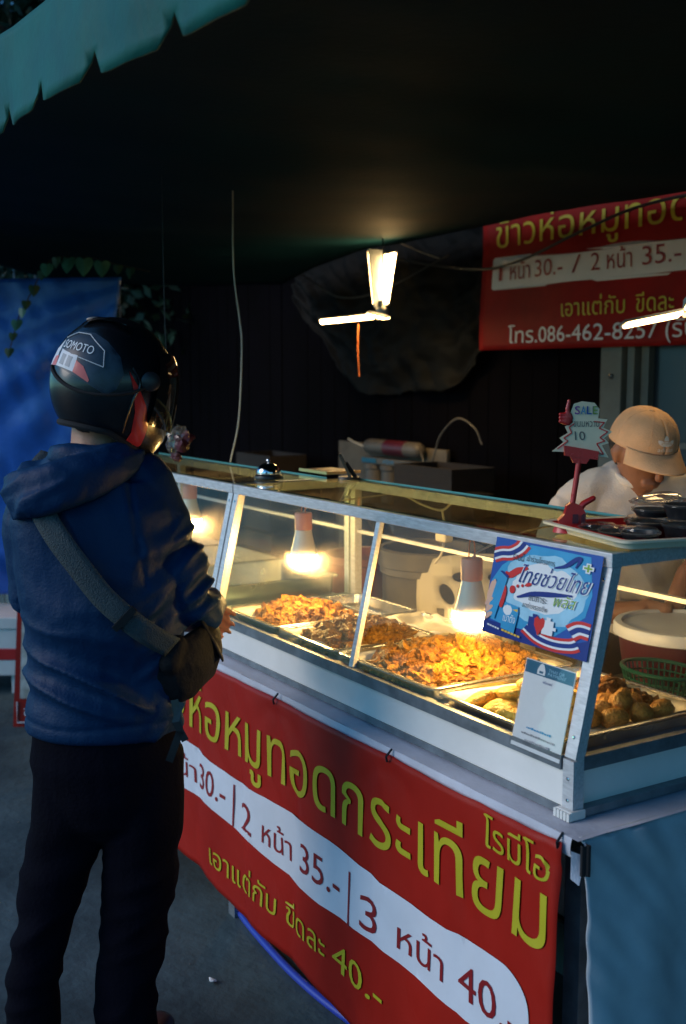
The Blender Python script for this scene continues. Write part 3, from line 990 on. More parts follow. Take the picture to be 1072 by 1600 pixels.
# ---- bulbs hung in the cases
def bulb(label, x, y, z):
    """z: lowest point of the dome"""
    t = thing('hanging_bulb', label, 'light bulb', (x, y, z), 'bulbs hung inside the cases')
    K = 1.17
    def kl(pr):
        return [(r * K if r > 0.001 else r, zz * K) for r, zz in pr]
    MB().lathe(kl([(0.0001, 0), (0.014, 0.0025), (0.024, 0.009), (0.0305, 0.020), (0.0325, 0.031), (0.0322, 0.038)]), (x, y, z), 28).build('glowing_dome', 'bulb_glow', t, True)
    MB().lathe(kl([(0.0320, 0.0383), (0.0305, 0.045), (0.026, 0.062), (0.022, 0.080), (0.0195, 0.094), (0.019, 0.0965)]), (x, y, z), 28).build('bulb_body', 'bulb_body', t, True)
    MB().lathe(kl([(0.0185, 0.097), (0.0205, 0.098), (0.0205, 0.135), (0.019, 0.138), (0.006, 0.139)]), (x, y, z), 24).build('socket', 'salmon', t, True)
    top = 1.266
    c = MB()
    for s in (-1, 1):
        c.tube([(x + s * 0.012, y, z + 0.145), (x + s * 0.009, y, (z + 0.163 + top) / 2), (x + s * 0.001, y, top)], 0.0016, 6)
    c.build('hanging_cord', 'orange_cord', t)
    MB().tube(smooth_path([(x, y, z + 0.162), (x + 0.01, y + 0.02, z + 0.18), (x, y + 0.15, 1.255), (x - 0.05, 1.84, 1.256)], 5), 0.0022, 6).build('wire', 'cable_white', t)
bulb('lit bulb in salmon socket beside the blue poster', -1.915, 1.512, 1.046)
bulb('lit bulb in salmon socket in the middle of the case', -2.685, 1.53, 1.066)
bulb('lit bulb in the second case, half hidden by the customer', -3.47, 1.54, 1.08)

# ---- loose plug and cord inside the case
pg = thing('plug_cord', 'cream plug hanging on its cord behind the case', 'plug', (-2.5, 1.9, 1.15))
MB().tube(smooth_path([(-2.72, 1.875, 1.262), (-2.62, 1.885, 1.235), (-2.545, 1.90, 1.225), (-2.50, 1.905, 1.255)], 5), 0.0035, 7).build('cord', 'cable_white', pg)
MB().tube(smooth_path([(-2.545, 1.90, 1.225), (-2.54, 1.905, 1.19), (-2.54, 1.905, 1.165)], 4), 0.0035, 7).build('cord', 'cable_white', pg)
MB().box(-2.565, -2.515, 1.89, 1.92, 1.135, 1.168, 0.006).build('plug_body', 'cream_plastic', pg)
MB().tube(smooth_path([(-2.54, 1.905, 1.135), (-2.545, 1.90, 1.10), (-2.575, 1.90, 1.07)], 4), 0.004, 7).build('cord', 'cable_white', pg)
# ================================================================== BANNERS AND PRINT
# ---- front banner
BY = 1.300
def bpt(X, z, off=0.0):
    v = (0.80 - z) / 0.68
    y = BY - 0.006 * math.sin(X * 9 + z * 3) * v - 0.004 * math.sin(X * 23 + 2.0 + 2 * z) * (0.3 + v * 0.7) - 0.010 * v
    y += 0.008 * noise.noise(Vector((X * 4, z * 3, 2))) * v + 0.003 * noise.noise(Vector((X * 16 + z * 9, z * 8, 6)))
    for fx, sl in ((-1.66, 0.10), (-1.98, -0.06), (-2.33, 0.08), (-2.62, -0.10), (-2.9, 0.05)):
        y += 0.0055 * math.exp(-((X - fx - sl * (z - 0.5)) / 0.022) ** 2) * (0.4 + 0.6 * math.sin(PI * min(1, max(0, v))))
    # pulled creases from the tied corner and the tie points
    for tx in (-1.40, -1.92, -2.42, -2.95):
        d = math.hypot((X - tx) * 1.6, z - 0.80)
        y += 0.004 * math.sin(math.atan2(z - 0.80, (X - tx) * 1.6) * 9) * math.exp(-d * 7)
    return (X, y - off, z)
def bz(X, t):
    """t 0 top .. 1 bottom"""
    top = 0.801 - 0.004 * abs(math.sin((X + 1.4) * 6.1))
    bot = 0.125 + (-2.065 - X) * 0.062
    if X > -1.75:
        bot += 0.0
    return top + (bot - top) * t
ban = thing('vinyl_banner', 'red printed menu banner hung along the front of the table', 'banner', (-2.4, BY, 0.13))
thick(MB().grid(lambda u, v: bpt(-3.62 + 2.232 * u, bz(-3.62 + 2.232 * u, v)), 120, 44).build('banner_sheet', 'red_vinyl', ban, True), 0.0008)
def layer(off):
    return lambda u, v: bpt(u, v, off)
band = [(-3.60, 0.545), (-3.3, 0.552), (-2.955, 0.540), (-2.75, 0.527), (-2.611, 0.521), (-2.435, 0.527), (-2.25, 0.531), (-2.066, 0.524), (-1.90, 0.510), (-1.769, 0.504), (-1.64, 0.514), (-1.546, 0.518), (-1.50, 0.511), (-1.465, 0.492), (-1.447, 0.460), (-1.447, 0.400), (-1.465, 0.365), (-1.51, 0.347), (-1.638, 0.348), (-1.767, 0.354), (-1.968, 0.366), (-2.10, 0.362), (-2.239, 0.357), (-2.50, 0.372), (-2.781, 0.396), (-2.983, 0.388), (-3.3, 0.37), (-3.60, 0.372)]
bp_ = [(p.x, p.y) for p in smooth_path([(x, y, 0) for x, y in band], 4)]
poly(MB(), bp_, layer(0.0030), 0.022).build('white_band', 'white_print', ban, True)
text(MB(), 'ห่อหมูทอดกระเทียม', layer(0.0036), -2.945, 0.590, 0.106, u1=-1.412, bold=0.034, step=0.022).build('headline_lettering', 'yellow_print', ban)
text(MB(), 'ข้าว', layer(0.0036), -3.40, 0.596, 0.100, u1=-2.985, bold=0.034, step=0.022).build('headline_lettering', 'yellow_print', ban)
text(MB(), 'โรมีโอ', layer(0.0036), -1.598, 0.722, 0.042, u1=-1.412, bold=0.014, step=0.02, shear=-0.02).build('name_lettering', 'yellow_print', ban)
for s, a, b, z, h in (('1', -3.20, -3.17, 0.428, 0.070), ('หน้า', -3.10, -2.91, 0.428, 0.056), ('30.-', -2.876, -2.70, 0.430, 0.070), ('2', -2.618, -2.548, 0.396, 0.074), ('หน้า', -2.490, -2.345, 0.404, 0.056), ('35.-', -2.288, -2.105, 0.405, 0.070), ('3', -2.012, -1.945, 0.384, 0.074), ('หน้า', -1.876, -1.712, 0.392, 0.056), ('40.-', -1.668, -1.475, 0.390, 0.070)):
    text(MB(), s, layer(0.0048), a, z, h * 0.82, u1=b, bold=0.028, step=0.02).build('price_lettering', 'red_print', ban)
for X, z0, z1 in ((-2.656, 0.388, 0.505), (-2.062, 0.361, 0.490)):
    poly(MB(), [(X - 0.004, z0), (X + 0.004, z0), (X + 0.006, z1), (X - 0.002, z1)], layer(0.0048), 0.02).build('divider', 'red_print', ban)
for s, a, b, h in (('เอาแต่กับ', -2.80, -2.418, 0.046), ('ขีดละ', -2.378, -2.172, 0.046), ('40.-', -2.138, -1.918, 0.05)):
    text(MB(), s, layer(0.0036), a, 0.230, h, u1=b, bold=0.024, step=0.02).build('small_lettering', 'yellow_print', ban)
for tx in (-1.398, -1.92, -2.42, -2.95, -3.4):
    p = bpt(tx, 0.792, 0.003)
    MB().tube([(p[0], p[1], 0.788), (p[0] + 0.002, p[1] - 0.004, 0.800), (p[0], p[1] + 0.012, 0.8135)], 0.0026, 6).build('tie', 'black', ban)

# ---- menu banner on the wall
B2Y = 3.56
def b2(X, z, off=0.0):
    y = B2Y + 0.012 * noise.noise(Vector((X * 2.5, z * 2.5, 5))) + 0.006 * math.sin(X * 9 + z * 4)
    return (X, y - off, z)
bn2 = thing('wall_banner', 'dim red menu banner with phone number on the back wall', 'banner', (-3.4, B2Y, 1.72))
thick(MB().grid(lambda u, v: b2(-4.46 + 2.45 * u, (1.728 + (-0.006) * u) + 0.68 * v), 60, 24).build('banner_sheet', 'dim_vinyl', bn2, True), 0.0008)
L2 = lambda off: (lambda u, v: b2(u, v, off))
poly(MB(), [(-4.365, 2.015), (-4.378, 2.024), (-4.378, 2.160), (-4.365, 2.170), (-2.15, 2.150), (-2.15, 2.000)], L2(0.006), 0.04).build('white_band', 'white_print', bn2)
text(MB(), 'ข้าวห่อหมูทอดกระเทียม', L2(0.007), -4.36, 2.215, 0.098, u1=-2.35, bold=0.022, step=0.05).build('headline_lettering', 'yellow_print', bn2)
for s, a, b in (('1', -4.328, -4.306), ('หน้า', -4.25, -4.10), ('30.-', -4.06, -3.86), ('/', -3.80, -3.75), ('2', -3.69, -3.64), ('หน้า', -3.60, -3.46), ('35.-', -3.40, -3.18), ('/', -3.12, -3.07), ('3', -3.0, -2.95), ('หน้า', -2.90, -2.75), ('40.-', -2.70, -2.45)):
    text(MB(), s, L2(0.010), a, 2.057, 0.060, u1=b, bold=0.024, step=0.05).build('price_lettering', 'red_print', bn2)
for s, a, b in (('เอาแต่กับ', -3.87, -3.50), ('ขีดละ', -3.44, -3.22), ('40.-', -3.17, -2.95)):
    text(MB(), s, L2(0.007), a, 1.868, 0.056, u1=b, bold=0.012, step=0.05).build('small_lettering', 'yellow_print', bn2)
text(MB(), 'โทร.086-462-8257 (รับ', L2(0.007), -4.25, 1.758, 0.056, u1=-3.10, bold=0.006, step=0.05).build('phone_lettering', 'white_print', bn2)

# ---- blue campaign poster on the front glass
PX0, PX1, PZ0, PZ1 = -1.742, -1.4455, 1.093, 1.281
PW, PH = PX1 - PX0, PZ1 - PZ0
def ppt(u, v, off=0.0):
    z = PZ0 + PH * v
    p = Vector((PX0 + PW * u, front_y(z) - 0.0035 - 0.0075 * v, z)) + FN * (0.0006 + off)
    return p
post = thing('campaign_poster', 'blue printed poster with flag ribbons stuck on the front glass', 'poster', (-1.6, 1.4, 1.09))
thick(MB().grid(lambda u, v: ppt(u, v), 4, 4).build('poster_sheet', 'ink_blue', post), 0.0007)
lay = [0]
def ink(name, pts, m, parent=post, fn=None):
    lay[0] += 1
    o = 0.0006 + 0.00008 * lay[0]
    f = fn or ppt
    return poly(MB(), pts, lambda u, v: f(u, v, o)).build(name, m, parent)
def blob(cx, cy, rx, ry, n=28, wob=0.12, seed=0):
    return [(cx + rx * (1 + wob * noise.noise(Vector((math.cos(t) * 2, math.sin(t) * 2, seed)))) * math.cos(t), cy + ry * (1 + wob * noise.noise(Vector((math.cos(t) * 2, math.sin(t) * 2, seed + 9)))) * math.sin(t)) for t in [2 * PI * k / n for k in range(n)]]
def stroke(pts, wd, taper=True):
    P = smooth_path([(x, y, 0) for x, y in pts], 6)
    l, r = [], []
    for i, p in enumerate(P):
        d = (P[min(i + 1, len(P) - 1)] - P[max(0, i - 1)]).normalized()
        k = wd / 2 * (min(1, 0.35 + 2.2 * min(i, len(P) - 1 - i) / len(P)) if taper else 1)
        l.append((p.x - d.y * k, p.y + d.x * k))
        r.append((p.x + d.y * k, p.y - d.x * k))
    return l + r[::-1]
ink('cyan_field', [(0.02, 0.16), (0.60, 0.05), (0.93, 0.40), (0.96, 0.62), (0.90, 0.97), (0.35, 0.98), (0.10, 0.72), (0.02, 0.55)], 'ink_cyan')
ink('pale_burst', blob(0.52, 0.56, 0.39, 0.34, 40, 0.25, 3), 'ink_pale')
ink('white_burst', blob(0.53, 0.58, 0.30, 0.24, 40, 0.3, 5), 'ink_white')
ink('foot_strip', [(0.0, 0.0), (1.0, 0.0), (1.0, 0.20), (0.75, 0.07), (0.4, 0.13), (0.0, 0.13)], 'ink_navy')
def ribbon_flag(nm, path, wd):
    for m, k0, k1 in (('ink_red', 0.5, 0.30), ('ink_white', 0.30, 0.15), ('ink_navy', 0.15, -0.15), ('ink_white', -0.15, -0.30), ('ink_red', -0.30, -0.5)):
        P = smooth_path([(x, y, 0) for x, y in path], 6)
        l, r = [], []
        for i, p in enumerate(P):
            d = (P[min(i + 1, len(P) - 1)] - P[max(0, i - 1)]).normalized()
            l.append((min(1, max(0, p.x - d.y * wd * k0)), min(1, max(0, p.y + d.x * wd * k0))))
            r.append((min(1, max(0, p.x - d.y * wd * k1)), min(1, max(0, p.y + d.x * wd * k1))))
        ink(nm, l + r[::-1], m)
ribbon_flag('flag_ribbon', [(0.0, 0.80), (0.08, 0.84), (0.17, 0.86), (0.25, 0.92), (0.29, 0.985)], 0.15)
ribbon_flag('flag_ribbon', [(0.42, 0.17), (0.55, 0.095), (0.70, 0.075), (0.84, 0.10), (0.90, 0.135)], 0.14)
ribbon_flag('flag_ribbon', [(0.83, 0.22), (0.90, 0.275), (0.99, 0.275)], 0.16)
def ptext(nm, s, u0, v0, h, u1, m, bold=0.01, slant=0.0, shear=0.0, fn=None, parent=post):
    lay[0] += 1
    o = 0.0006 + 0.00008 * lay[0]
    f = fn or ppt
    text(MB(), s, lambda u, v: f(u, v, o), u0, v0, h, u1=u1, bold=bold, slant=slant, shear=shear).build(nm, m, parent)
ptext('lettering', 'ร้านนี้', 0.20, 0.80, 0.055, 0.31, 'ink_black', 0.01)
ptext('lettering', 'เข้าร่วมโครงการ', 0.335, 0.815, 0.04, 0.60, 'ink_black', 0.008)
ink('swash', stroke([(0.15, 0.66), (0.20, 0.64), (0.27, 0.70), (0.36, 0.745)], 0.065), 'ink_red')
# white outline, then the big navy headline
ptext('headline_outline', 'ไทยช่วยไทย', 0.262, 0.585, 0.130, 0.925, 'ink_white', 0.075, 0.25, 0.03)
ptext('headline', 'ไทยช่วยไทย', 0.27, 0.590, 0.125, 0.915, 'ink_navy', 0.026, 0.25, 0.03)
ink('roof_stroke', stroke([(0.60, 0.80), (0.70, 0.84), (0.78, 0.92), (0.82, 0.93), (0.79, 0.84)], 0.04), 'ink_navy')
ink('underline', stroke([(0.30, 0.435), (0.44, 0.50), (0.60, 0.535), (0.80, 0.57)], 0.05), 'ink_navy')
for i, (x, y, r) in enumerate([(0.245, 0.50, 0.028), (0.29, 0.545, 0.012), (0.335, 0.56, 0.011)]):
    ink('red_dot', blob(x, y, r, r * 1.5, 14, 0.1, i), 'ink_red')
ink('red_dash', stroke([(0.36, 0.565), (0.42, 0.60)], 0.035), 'ink_red')
ptext('lettering', 'ลดภาระ', 0.415, 0.435, 0.05, 0.585, 'ink_black', 0.018)
ptext('lettering', 'ลดค่าครองชีพ', 0.365, 0.355, 0.038, 0.60, 'ink_black', 0.014)
ptext('lettering_outline', 'พลัส', 0.632, 0.432, 0.085, 0.838, 'ink_white', 0.07, 0.2, 0.06)
ptext('lettering', 'พลัส', 0.637, 0.437, 0.08, 0.83, 'ink_green', 0.03, 0.2, 0.06)
pl_ = lambda cx, cy, s, t: [(cx - t, cy - s), (cx + t, cy - s), (cx + t, cy - t), (cx + s, cy - t), (cx + s, cy + t), (cx + t, cy + t), (cx + t, cy + s), (cx - t, cy + s), (cx - t, cy + t), (cx - s, cy + t), (cx - s, cy - t), (cx - t, cy - t)]
ink('plus_outline', pl_(0.90, 0.86, 0.048, 0.02), 'ink_white')
ink('plus_sign', pl_(0.90, 0.86, 0.036, 0.009), 'ink_green')
# printed hand with phone
ink('printed_hand', blob(0.055, 0.36, 0.045, 0.20, 24, 0.25, 1), 'ink_skin')
ink('printed_hand', blob(0.165, 0.42, 0.028, 0.13, 20, 0.3, 2), 'ink_red')
ink('printed_phone', [(0.03, 0.20), (0.115, 0.16), (0.185, 0.60), (0.10, 0.66)], 'ink_cyan')
ink('phone_top', [(0.10, 0.66), (0.125, 0.665), (0.195, 0.625), (0.185, 0.60)], 'ink_navy')
for dx, dy in ((0.0, 0.28), (0.01, 0.20), (0.015, 0.13)):
    ink('printed_finger', stroke([(0.0 + dx, dy), (0.04 + dx, dy + 0.06), (0.07 + dx, dy + 0.09)], 0.04), 'ink_skin')
ink('printed_wallet', [(0.195, 0.09), (0.33, 0.065), (0.345, 0.28), (0.335, 0.34), (0.20, 0.36), (0.185, 0.30)], 'ink_cyan')
ink('wallet_cloud', blob(0.235, 0.285, 0.045, 0.05, 18, 0.3, 4), 'ink_white')
ink('wallet_spark', [(0.28, 0.30), (0.335, 0.315), (0.335, 0.285)], 'ink_yellow')
ptext('lettering', 'เป๋าตัง', 0.205, 0.165, 0.06, 0.325, 'ink_white', 0.02)
def puzzle(cx, cy, s):
    h = s / 2
    return [(cx - h, cy - h * 1.4), (cx + h, cy - h * 1.4), (cx + h, cy - h * 0.3), (cx + h * 1.5, cy - h * 0.35), (cx + h * 1.5, cy + h * 0.35), (cx + h, cy + h * 0.3), (cx + h, cy + h * 1.4), (cx + h * 0.35, cy + h * 1.4), (cx + h * 0.4, cy + h * 2.0), (cx - h * 0.4, cy + h * 2.0), (cx - h * 0.35, cy + h * 1.4), (cx - h, cy + h * 1.4)]
ink('puzzle_piece', puzzle(0.505, 0.205, 0.11), 'ink_navy')
ink('puzzle_piece', puzzle(0.635, 0.215, 0.10), 'ink_white')
hp = [(0, -0.10), (0.055, -0.01), (0.058, 0.045), (0.03, 0.07), (0, 0.045), (-0.03, 0.07), (-0.058, 0.045), (-0.055, -0.01)]
ink('heart', [(0.555 + x * 0.85, 0.225 + y * 1.1) for x, y in hp], 'ink_red')
for k in range(5):
    ink('fine_print', [(0.06 + k * 0.026, 0.082 - k * 0.004), (0.08 + k * 0.026, 0.080 - k * 0.004), (0.08 + k * 0.026, 0.096 - k * 0.004), (0.06 + k * 0.026, 0.098 - k * 0.004)], 'ink_white')
for k in range(6):
    ink('fine_print', [(0.21 + k * 0.032, 0.062 - k * 0.004), (0.235 + k * 0.032, 0.060 - k * 0.004), (0.235 + k * 0.032, 0.080 - k * 0.004), (0.21 + k * 0.032, 0.082 - k * 0.004)], 'ink_yellow')

# ---- payment card (its square code is left blank)
QX0, QX1, QZ0, QZ1 = -1.597, -1.463, 0.908, 1.070
def qpt(u, v, off=0.0):
    z = QZ0 + (QZ1 - QZ0) * v
    return Vector((QX0 + (QX1 - QX0) * u, front_y(z) - 0.0035, z)) + FN * (0.0022 + off)
card = thing('payment_card', 'white payment card with teal header taped to the glass', 'card', (-1.53, 1.38, 0.91))
thick(MB().grid(lambda u, v: qpt(u, v), 2, 3).build('card_sheet', 'ink_white', card), 0.001)
lay[0] = 0
ink('header', [(0.01, 0.845), (0.99, 0.845), (0.99, 0.99), (0.01, 0.99)], 'ink_teal', card, qpt)
ink('emblem', [(0.26, 0.86), (0.42, 0.86), (0.42, 0.91), (0.38, 0.97), (0.34, 0.985), (0.30, 0.97), (0.26, 0.91)], 'ink_white', card, qpt)
ink('emblem_mark', [(0.30, 0.875), (0.38, 0.875), (0.38, 0.90), (0.30, 0.90)], 'ink_teal', card, qpt)
ptext('lettering', 'THAI QR', 0.48, 0.915, 0.028, 0.80, 'ink_pale', 0.012, fn=qpt, parent=card)
ptext('lettering', 'PAYMENT', 0.48, 0.872, 0.028, 0.84, 'ink_pale', 0.012, fn=qpt, parent=card)
ptext('lettering', 'พร้อมเพย์', 0.41, 0.775, 0.022, 0.60, 'ink_navy', 0.02, fn=qpt, parent=card)
random.seed(4)
for v0, u0, u1, m_ in ((0.235, 0.26, 0.76, 'ink_cyan'), (0.165, 0.18, 0.86, 'ink_grey'), (0.095, 0.28, 0.74, 'ink_grey')):
    u = u0
    while u < u1:
        wd = random.uniform(0.012, 0.05)
        hh = random.uniform(0.016, 0.026)
        ink('fine_print', [(u, v0), (u + wd, v0), (u + wd, v0 + hh), (u, v0 + hh)], m_, card, qpt)
        u += wd + 0.012
# clear sleeve around the card
MB().grid(lambda u, v: qpt(-0.02 + 1.06 * u, -0.01 + 1.05 * v, 0.003), 1, 1).build('clear_sleeve', 'clear', card)
# ================================================================== CUSTOMER
CP0 = Vector((-2.276, 0.816, 0))
def C(a, b, z):
    p = CP0 + A * a + BF * b
    return Vector((p.x, p.y, z))
def toC(p):
    d = Vector(p) - CP0
    return d.dot(A), d.dot(BF), p[2]
AX = tuple(A)
cust = thing('person', 'customer in navy hooded jacket and motorcycle helmet seen from behind', 'person', (CP0.x, CP0.y, 0))

def fingers(mb, palm, fdir, side, nrm, L=0.075, r=0.0082, curl=0.9, spread=0.021, thumb=1):
    """four fingers and a thumb rooted in the palm; nrm = palm side towards which they curl"""
    fdir, side, nrm = Vector(fdir).normalized(), Vector(side).normalized(), Vector(nrm).normalized()
    for k, (o, l) in enumerate(((-1.5, 0.92), (-0.5, 1.06), (0.5, 1.0), (1.5, 0.80))):
        p = Vector(palm) + side * o * spread + fdir * 0.035
        pts = [p - fdir * 0.025, p]
        ang = 0.15
        for s_ in (0.45, 0.32, 0.24):
            ang += curl * 0.5
            p = p + (fdir * math.cos(ang) + nrm * math.sin(ang)) * L * l * s_
            pts.append(p)
        mb.tube(pts, [r * 1.1, r * 1.05, r, r * 0.92, r * 0.8], 8, 'round')
    p = Vector(palm) - side * thumb * 0.034 - fdir * 0.012
    d = (fdir * 0.75 - side * thumb * 0.6 + nrm * 0.35).normalized()
    mb.tube([p - d * 0.02, p + d * 0.022, p + d * 0.045 + nrm * 0.008], [r * 1.35, r * 1.2, r], 8, 'round')

# one continuous body under the clothes
bd = MB()
bd.tube([C(-0.02, 0.0, 0.80), C(-0.01, 0.0, 0.95), C(-0.01, 0.0, 1.15), C(-0.02, 0.01, 1.33), C(-0.02, 0.02, 1.40)], [(0.13, 0.09), (0.125, 0.085), (0.14, 0.095), (0.15, 0.085), (0.09, 0.06)], 16, 'round', AX)
bd.tube([C(-0.018, 0.005, 1.38), C(-0.016, 0.015, 1.46), C(-0.010, 0.03, 1.54)], [0.062, 0.056, 0.058], 16, 'round', AX)
bd.tube([C(0.0, 0.02, 1.52), C(0.012, 0.025, 1.60), C(0.012, 0.02, 1.655)], [(0.07, 0.08), (0.082, 0.095), (0.06, 0.07)], 16, 'round', AX)
bd.tube([C(-0.135, 0.01, 1.35), C(-0.155, 0.03, 1.25), C(-0.160, 0.05, 1.13), C(-0.13, 0.15, 1.07), C(-0.10, 0.26, 1.04)], [0.045, 0.042, 0.038, 0.032, 0.026], 12, 'round')
bd.tube([C(0.08, 0.015, 1.36), C(0.145, 0.012, 1.20), C(0.172, 0.02, 1.125), C(0.190, 0.165, 1.07), C(0.185, 0.24, 1.045)], [0.045, 0.042, 0.038, 0.030, 0.024], 12, 'round')
bd.tube([C(0.185, 0.23, 1.045), C(0.180, 0.29, 1.04)], [(0.040, 0.017), (0.040, 0.015)], 10, 'round', tuple(A * 0.6 + Vector((0, 0, 0.8))))
fingers(bd, C(0.181, 0.275, 1.04), BF + Vector((0, 0, -0.25)), A * 0.6 + Vector((0, 0, 0.8)), A * 0.8 + Vector((0, 0, -0.6)))
bd.tube([C(-0.10, 0.25, 1.04), C(-0.07, 0.31, 1.04)], [(0.038, 0.016), (0.040, 0.015)], 10, 'round')
fingers(bd, C(-0.07, 0.30, 1.04), BF + A * 0.5, Vector((0, 0, 1)), A)
bd.tube([C(-0.088, 0.0, 0.80), C(-0.122, 0.0, 0.55), C(-0.150, -0.01, 0.43), C(-0.188, -0.01, 0.10)], [0.06, 0.050, 0.045, 0.036], 12, 'round')
bd.tube([C(0.07, 0.0, 0.80), C(0.056, 0.01, 0.52), C(0.040, 0.02, 0.40), C(0.011, 0.02, 0.10)], [0.06, 0.050, 0.045, 0.036], 12, 'round')
remesh(bd, 'body', 'skin', 0.006, cust, 3)
# hair at the nape under the helmet
MB().tube([C(-0.010, -0.022, 1.505), C(-0.008, -0.026, 1.52), C(0, -0.022, 1.55)], [(0.050, 0.030), (0.058, 0.034), (0.062, 0.035)], 14, 'round', AX).build('hair', 'hair', cust, True)

# jacket
jk = MB()
jk.tube([C(-0.012, 0.0, 0.842), C(-0.012, 0.0, 0.850), C(-0.012, 0.0, 0.872), C(-0.012, 0.0, 0.93), C(-0.008, 0.0, 1.02), C(-0.010, 0.0, 1.12), C(-0.016, 0.0, 1.22), C(-0.026, 0.0, 1.31), C(-0.030, 0.01, 1.375), C(-0.026, 0.012, 1.405), C(-0.018, 0.012, 1.428)],
        [(0.163, 0.112), (0.171, 0.121), (0.171, 0.121), (0.170, 0.121), (0.168, 0.122), (0.172, 0.125), (0.180, 0.125), (0.176, 0.118), (0.155, 0.102), (0.110, 0.085), (0.074, 0.072)], 30, True, AX)
jk.tube([C(-0.135, 0.01, 1.365), C(-0.155, 0.02, 1.27), C(-0.160, 0.05, 1.13), C(-0.13, 0.15, 1.07), C(-0.10, 0.24, 1.05)], [0.066, 0.070, 0.062, 0.054, 0.042], 18, 'round')
jk.tube([C(0.075, 0.015, 1.375), C(0.110, 0.015, 1.29), C(0.145, 0.012, 1.20), C(0.172, 0.02, 1.125), C(0.183, 0.09, 1.085), C(0.188, 0.165, 1.07)], [0.066, 0.065, 0.063, 0.060, 0.054, 0.042], 20, 'round')
def jfold(p, n):
    a, b, z = toC(p)
    q = Vector((a, b, z))
    low = max(0.0, min(1.0, (1.22 - z) / 0.14)) * max(0.0, min(1.0, (z - 0.885) / 0.05))
    warp = 0.35 * noise.noise(q * 5)
    f1 = ridged(Vector((a * 0.9 + z * 0.5 + warp * 0.2, b, z + 0.28 * a + warp * 0.12)), (2.6, 2.0, 13.0))
    f1 = 0.55 + (f1 - 0.55) * (1.25 if f1 > 0.55 else 0.9)
    arm = max(0.0, min(1.0, (a - 0.07) / 0.05)) * max(0.0, min(1.0, (1.34 - z) / 0.08))
    f2 = ridged(Vector((a + 0.3 * z, b, z - 0.7 * a + warp * 0.05)), (9, 5, 20))
    amp = 0.45 + 1.1 * max(0.0, 0.35 + noise.noise(q * 6 + Vector((3, 1, 8))))
    side = 1 - 0.55 * min(1.0, max(0.0, abs(n.dot(A)) - 0.45) / 0.4)
    d = 0.027 * amp * side * (f1 - 0.55) * low * (1 - 0.6 * arm) + 0.014 * (f2 - 0.5) * arm
    up = max(0.0, min(1.0, (z - 1.12) / 0.1)) * (1 - arm)
    f3 = ridged(Vector((a + 0.45 * z, b, z)), (11, 4, 3))
    d += 0.011 * (f3 - 0.5) * up * (0.5 + 0.8 * max(0.0, 0.3 + noise.noise(q * 5)))
    d -= 0.0035 * math.exp(-((a - (0.070 + 0.16 * (1.37 - z))) / 0.006) ** 2) * (1.0 if 1.17 < z < 1.39 else 0.0)
    d -= 0.003 * math.exp(-((z - 0.878 - 0.004 * math.sin(a * 20)) / 0.005) ** 2)
    f4 = ridged(Vector((a - 0.5 * z + warp * 0.1, b, z + 0.3 * a)), (16, 9, 26))
    d += 0.0016 * (f4 - 0.5) * (0.4 + 0.6 * low)
    d += 0.0006 * noise.noise(q * 38) + 0.003 * noise.noise(q * 7)
    return d
remesh(jk, 'jacket', 'jacket', 0.0052, cust, 4, jfold)
# hem band, hood, collar
hd = MB()
hd.tube(smooth_path([C(-0.185, 0.0, 1.365), C(-0.160, -0.075, 1.360), C(-0.100, -0.120, 1.368), C(-0.035, -0.114, 1.390), C(0.025, -0.080, 1.412), C(0.066, -0.02, 1.428)], 4),
        [(0.027 + 0.026 * math.sin(PI * min(1, (i + 3) / 22)), 0.024 + 0.010 * math.sin(PI * i / 20)) for i in range(21)], 18, 'round', (0, 0, 1))
hd.tube(smooth_path([C(-0.150, -0.07, 1.352), C(-0.11, -0.120, 1.345), C(-0.05, -0.125, 1.372), C(0.01, -0.098, 1.405)], 4), [0.022, 0.030, 0.034, 0.036, 0.038, 0.038, 0.037, 0.036, 0.034, 0.032, 0.029, 0.026, 0.018], 14, 'round')
hd.tube(smooth_path([C(0.062, 0.03, 1.440), C(0.047, -0.048, 1.443), C(-0.015, -0.070, 1.440), C(-0.075, -0.048, 1.438), C(-0.094, 0.02, 1.43), C(-0.06, 0.085, 1.425), C(0.02, 0.09, 1.43), C(0.062, 0.03, 1.428)], 4), 0.021, 12, True)
def hfold(p, n):
    a, b, z = toC(p)
    w_ = 0.2 * noise.noise(Vector((a, b, z)) * 6)
    return 0.012 * (ridged(Vector((a + w_ * .3, b, z - 0.35 * a)), (6, 4, 24)) - 0.5) + 0.002 * noise.noise(Vector((a, b, z)) * 40)
remesh(hd, 'hood', 'jacket', 0.005, cust, 3, hfold)
# trousers
tr = MB()
tr.tube([C(-0.012, 0.0, 0.88), C(-0.012, 0.0, 0.78), C(-0.010, 0.0, 0.70)], [(0.150, 0.105), (0.164, 0.115), (0.150, 0.105)], 26, 'round', AX)
tr.tube([C(-0.085, 0.0, 0.80), C(-0.090, 0.0, 0.66), C(-0.122, 0.0, 0.55), C(-0.152, -0.01, 0.43), C(-0.182, -0.015, 0.28), C(-0.192, -0.01, 0.10), C(-0.192, 0.0, 0.05)], [0.082, 0.086, 0.074, 0.063, 0.056, 0.056, 0.058], 20, True)
tr.tube([C(0.072, 0.0, 0.80), C(0.070, 0.0, 0.66), C(0.056, 0.01, 0.52), C(0.040, 0.02, 0.40), C(0.018, 0.02, 0.25), C(0.010, 0.02, 0.10), C(0.010, 0.02, 0.05)], [0.084, 0.086, 0.080, 0.074, 0.067, 0.068, 0.07], 20, True)
